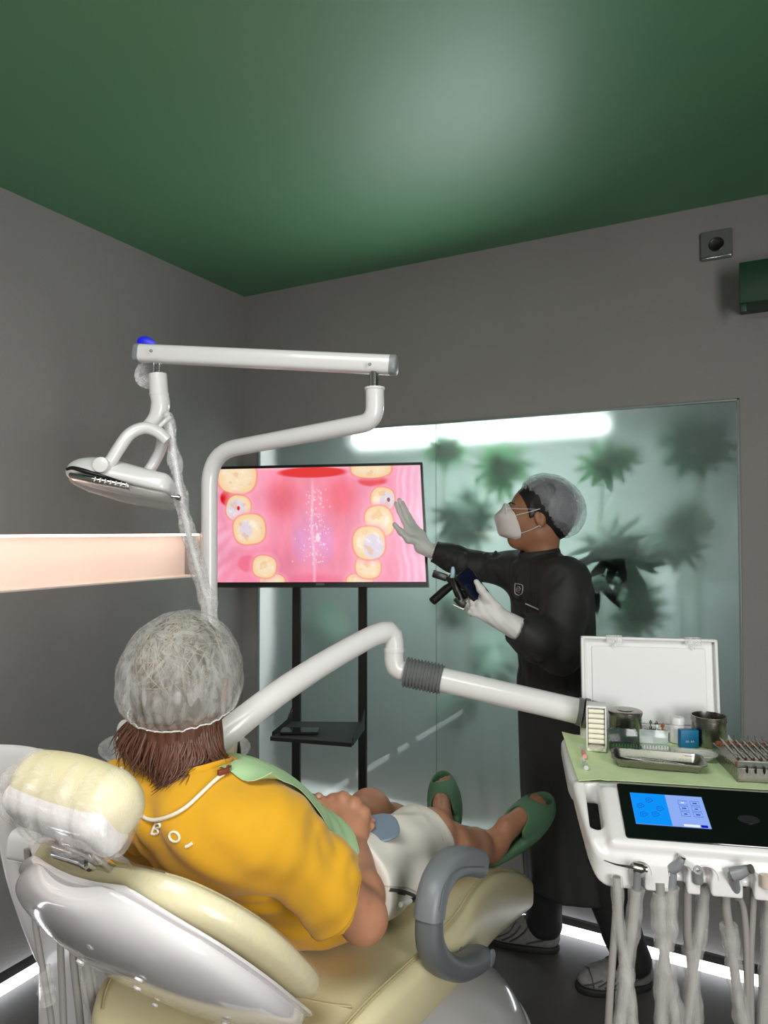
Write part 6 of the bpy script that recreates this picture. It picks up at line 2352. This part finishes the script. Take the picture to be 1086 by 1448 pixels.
part('earring', xf(lathe([(.0, -.003), (.003, 0), (.0, .003)], (0, 0, 0), None, 12, False), None, dh(-.010, -.089, -.034)), BOXPL, dr, 'small pale earring')
# shoes
SHG = mat('grey_mesh_sneaker', (116, 115, 112), .7, var=.22, vscale=55, bump=.3, bscale=200)
SHD = mat('dark_sole', (26, 26, 27), .7)
SHP = mat('dark_grey_trim', (58, 58, 58), .5)
for toe, heel, d_, lab in (((680, 1318), (790, 1338), 2.575, 'grey sneaker with dark sole of the standing person, foot nearer the chair'), ((815, 1392), (921, 1385), 2.345, 'grey sneaker with dark sole of the standing person, foot nearer the console')):
    tp, hp__ = ongrid(*toe, 2, .02), ongrid(*heel, 2, .02)
    f = unit((tp - hp__) * [1, 1, 0])
    L = float(np.linalg.norm((tp - hp__)[:2]))
    L2 = .285
    hpos = hp__ * [1, 1, 0] if L > .24 else hp__ * [1, 1, 0]
    R = frame(f, np.cross(UP, f), UP)
    u_ = Sdf()
    u_.add(ell_((.075, 0, .050), (.080, .040, .052)), .02)
    u_.add(ell_((.185, 0, .036), (.095, .048, .036)), .04)
    u_.add(cap_((.06, 0, .085), (.20, 0, .045), .036, .030), .03)
    u_.add(cap_((.045, 0, .06), (.045, 0, .095), .040, .038), .02)
    u_.keep(plane_((0, 0, .022), (0, 0, -1)), .004)
    u_.cut(cap_((.055, 0, .10), (.045, 0, .16), .030, .034), .006)
    k = L / L2
    sc = np.diag([k, 1, 1])
    root = thing('sneaker', lab, 'shoe', hpos + f * L / 2, 'grey sneakers')
    RR = R @ sc
    part('upper', xf(u_.mesh((-.04, -.08, -.01), (.31, .08, .15), .0038, 1), RR, hpos), SHG, root, sharp=0)
    w_ = Sdf()
    w_.add(ell_((.08, 0, .016), (.085, .043, .05)), .02)
    w_.add(ell_((.19, 0, .016), (.100, .051, .05)), .05)
    w_.keep(plane_((0, 0, .001), (0, 0, -1)), .003)
    w_.keep(plane_((0, 0, .024), (0, 0, 1)), .004)
    part('sole', xf(w_.mesh((-.04, -.08, -.03), (.31, .08, .06), .0038, 1), RR, hpos), SHD, root, 'dark sole', sharp=50)
    UB = bvh_of(u_.mesh((-.04, -.08, -.01), (.31, .08, .15), .006, 1))

    def ln(pts, r, m, nm):
        P = []
        for q in spline(pts, 5):
            h = UB.find_nearest(Vector(q))
            P.append(np.array(h[0]) + np.array(h[1]) * .0006)
        part(nm, xf(tube(np.array(P), r, 6), RR, hpos), m, root)
    for s in (-1, 1):
        ln([(.10, s * .03, .09), (.13, s * .05, .06), (.17, s * .055, .03)], .0030, SHP, 'overlay')
        ln([(.13, s * .03, .085), (.16, s * .05, .055), (.20, s * .055, .03)], .0030, SHP, 'overlay')
        ln([(.02, s * .05, .07), (.06, s * .055, .05), (.11, s * .05, .03)], .0034, SHP, 'overlay')
        ln([(.15, s * .02, .09), (.175, s * .045, .062), (.225, s * .05, .035)], .0026, SHP, 'overlay')
        ln([(.235, s * .0, .062), (.238, s * .03, .052), (.24, s * .05, .028)], .0024, SHP, 'overlay')
        ln([(.205, s * .045, .055), (.24, s * .045, .045), (.27, s * .03, .03)], .0026, SHP, 'overlay')
    for i in range(5):
        x = .105 + i * .020
        ln([(x, -.024, .10 - i * .007), (x + .006, 0, .12 - i * .007), (x, .024, .10 - i * .007)], .0018, SHG, 'lace')
# ---- the black device in the hand
dv = thing('camera_device', 'black hand-held camera device with dark blue screen and two light arms, held by gloved hand', 'camera', at(648, 858, 2.26))
DVB = mat('device_navy_screen', (12, 18, 44), .15, coat=1.)
pc_ = at(667, 829, 2.225)
dxu = unit(RIGHT * .62 - UP * .78)
dnn = unit(-FWD * .8 + RIGHT * .3 + UP * .3)
dnn = unit(dnn - dxu * np.dot(dnn, dxu))
Rdv = frame(dxu, np.cross(dnn, dxu), dnn)
part('screen_slab', xf(extrude(rrect(.056, .033, .010), .010, Rdv, pc_, .003), None), BLACKP, dv)
part('screen', xf(extrude(rrect(.050, .028, .007), .0008, Rdv, pc_ + dnn * .0101)), DVB, dv)
part('body', tube(spline([at(672, 845, 2.24), at(655, 838, 2.25), at(646, 826, 2.26), at(634, 816, 2.27)], 6), [.014, .019, .019, .013], 16), BLACKP, dv)
part('grip', tube(spline([at(640, 814, 2.26), at(647, 835, 2.24), at(652, 848, 2.235)], 5), [.012, .015, .014], 14), BLACKP, dv)
part('lens_tube', tube(np.array([at(638, 828, 2.26), at(631, 833, 2.255), at(613, 849, 2.235), at(611.5, 850.5, 2.233)]), [.012, .0145, .0145, .0135], 20), BLACKP, dv)
for nm, c, h, rr in (('light_arm', at(622, 814, 2.27), (.024, .012, .010), .5), ('light_arm', at(651, 851, 2.235), (.020, .013, .010), .7)):
    part(nm, rbox(c, h, .004, 2, frame(unit(RIGHT - UP * .15 * rr), unit(UP + RIGHT * .15 * rr), -FWD) @ rz(-.25 if rr == .5 else -.7)), BLACKP, dv)
part('light_face', rbox(at(648, 858, 2.222), (.019, .0022, .008), .001, 1, frame(unit(RIGHT - UP * .45), unit(UP + RIGHT * .45), -FWD)), STEEL, dv)
part('tip', tube(np.array([at(640, 817, 2.25), at(640.5, 806, 2.25), at(640.5, 801.5, 2.25)]), [.0085, .0085, .004], 14), mat('pale_blue_tip', (168, 200, 214), .3), dv, 'pale blue tip')
part('wire', tube(spline([at(652, 833, 2.22), at(660, 836, 2.21), at(662, 846, 2.21), at(655, 851, 2.215)], 5), .0016, 7), STEEL, dv)
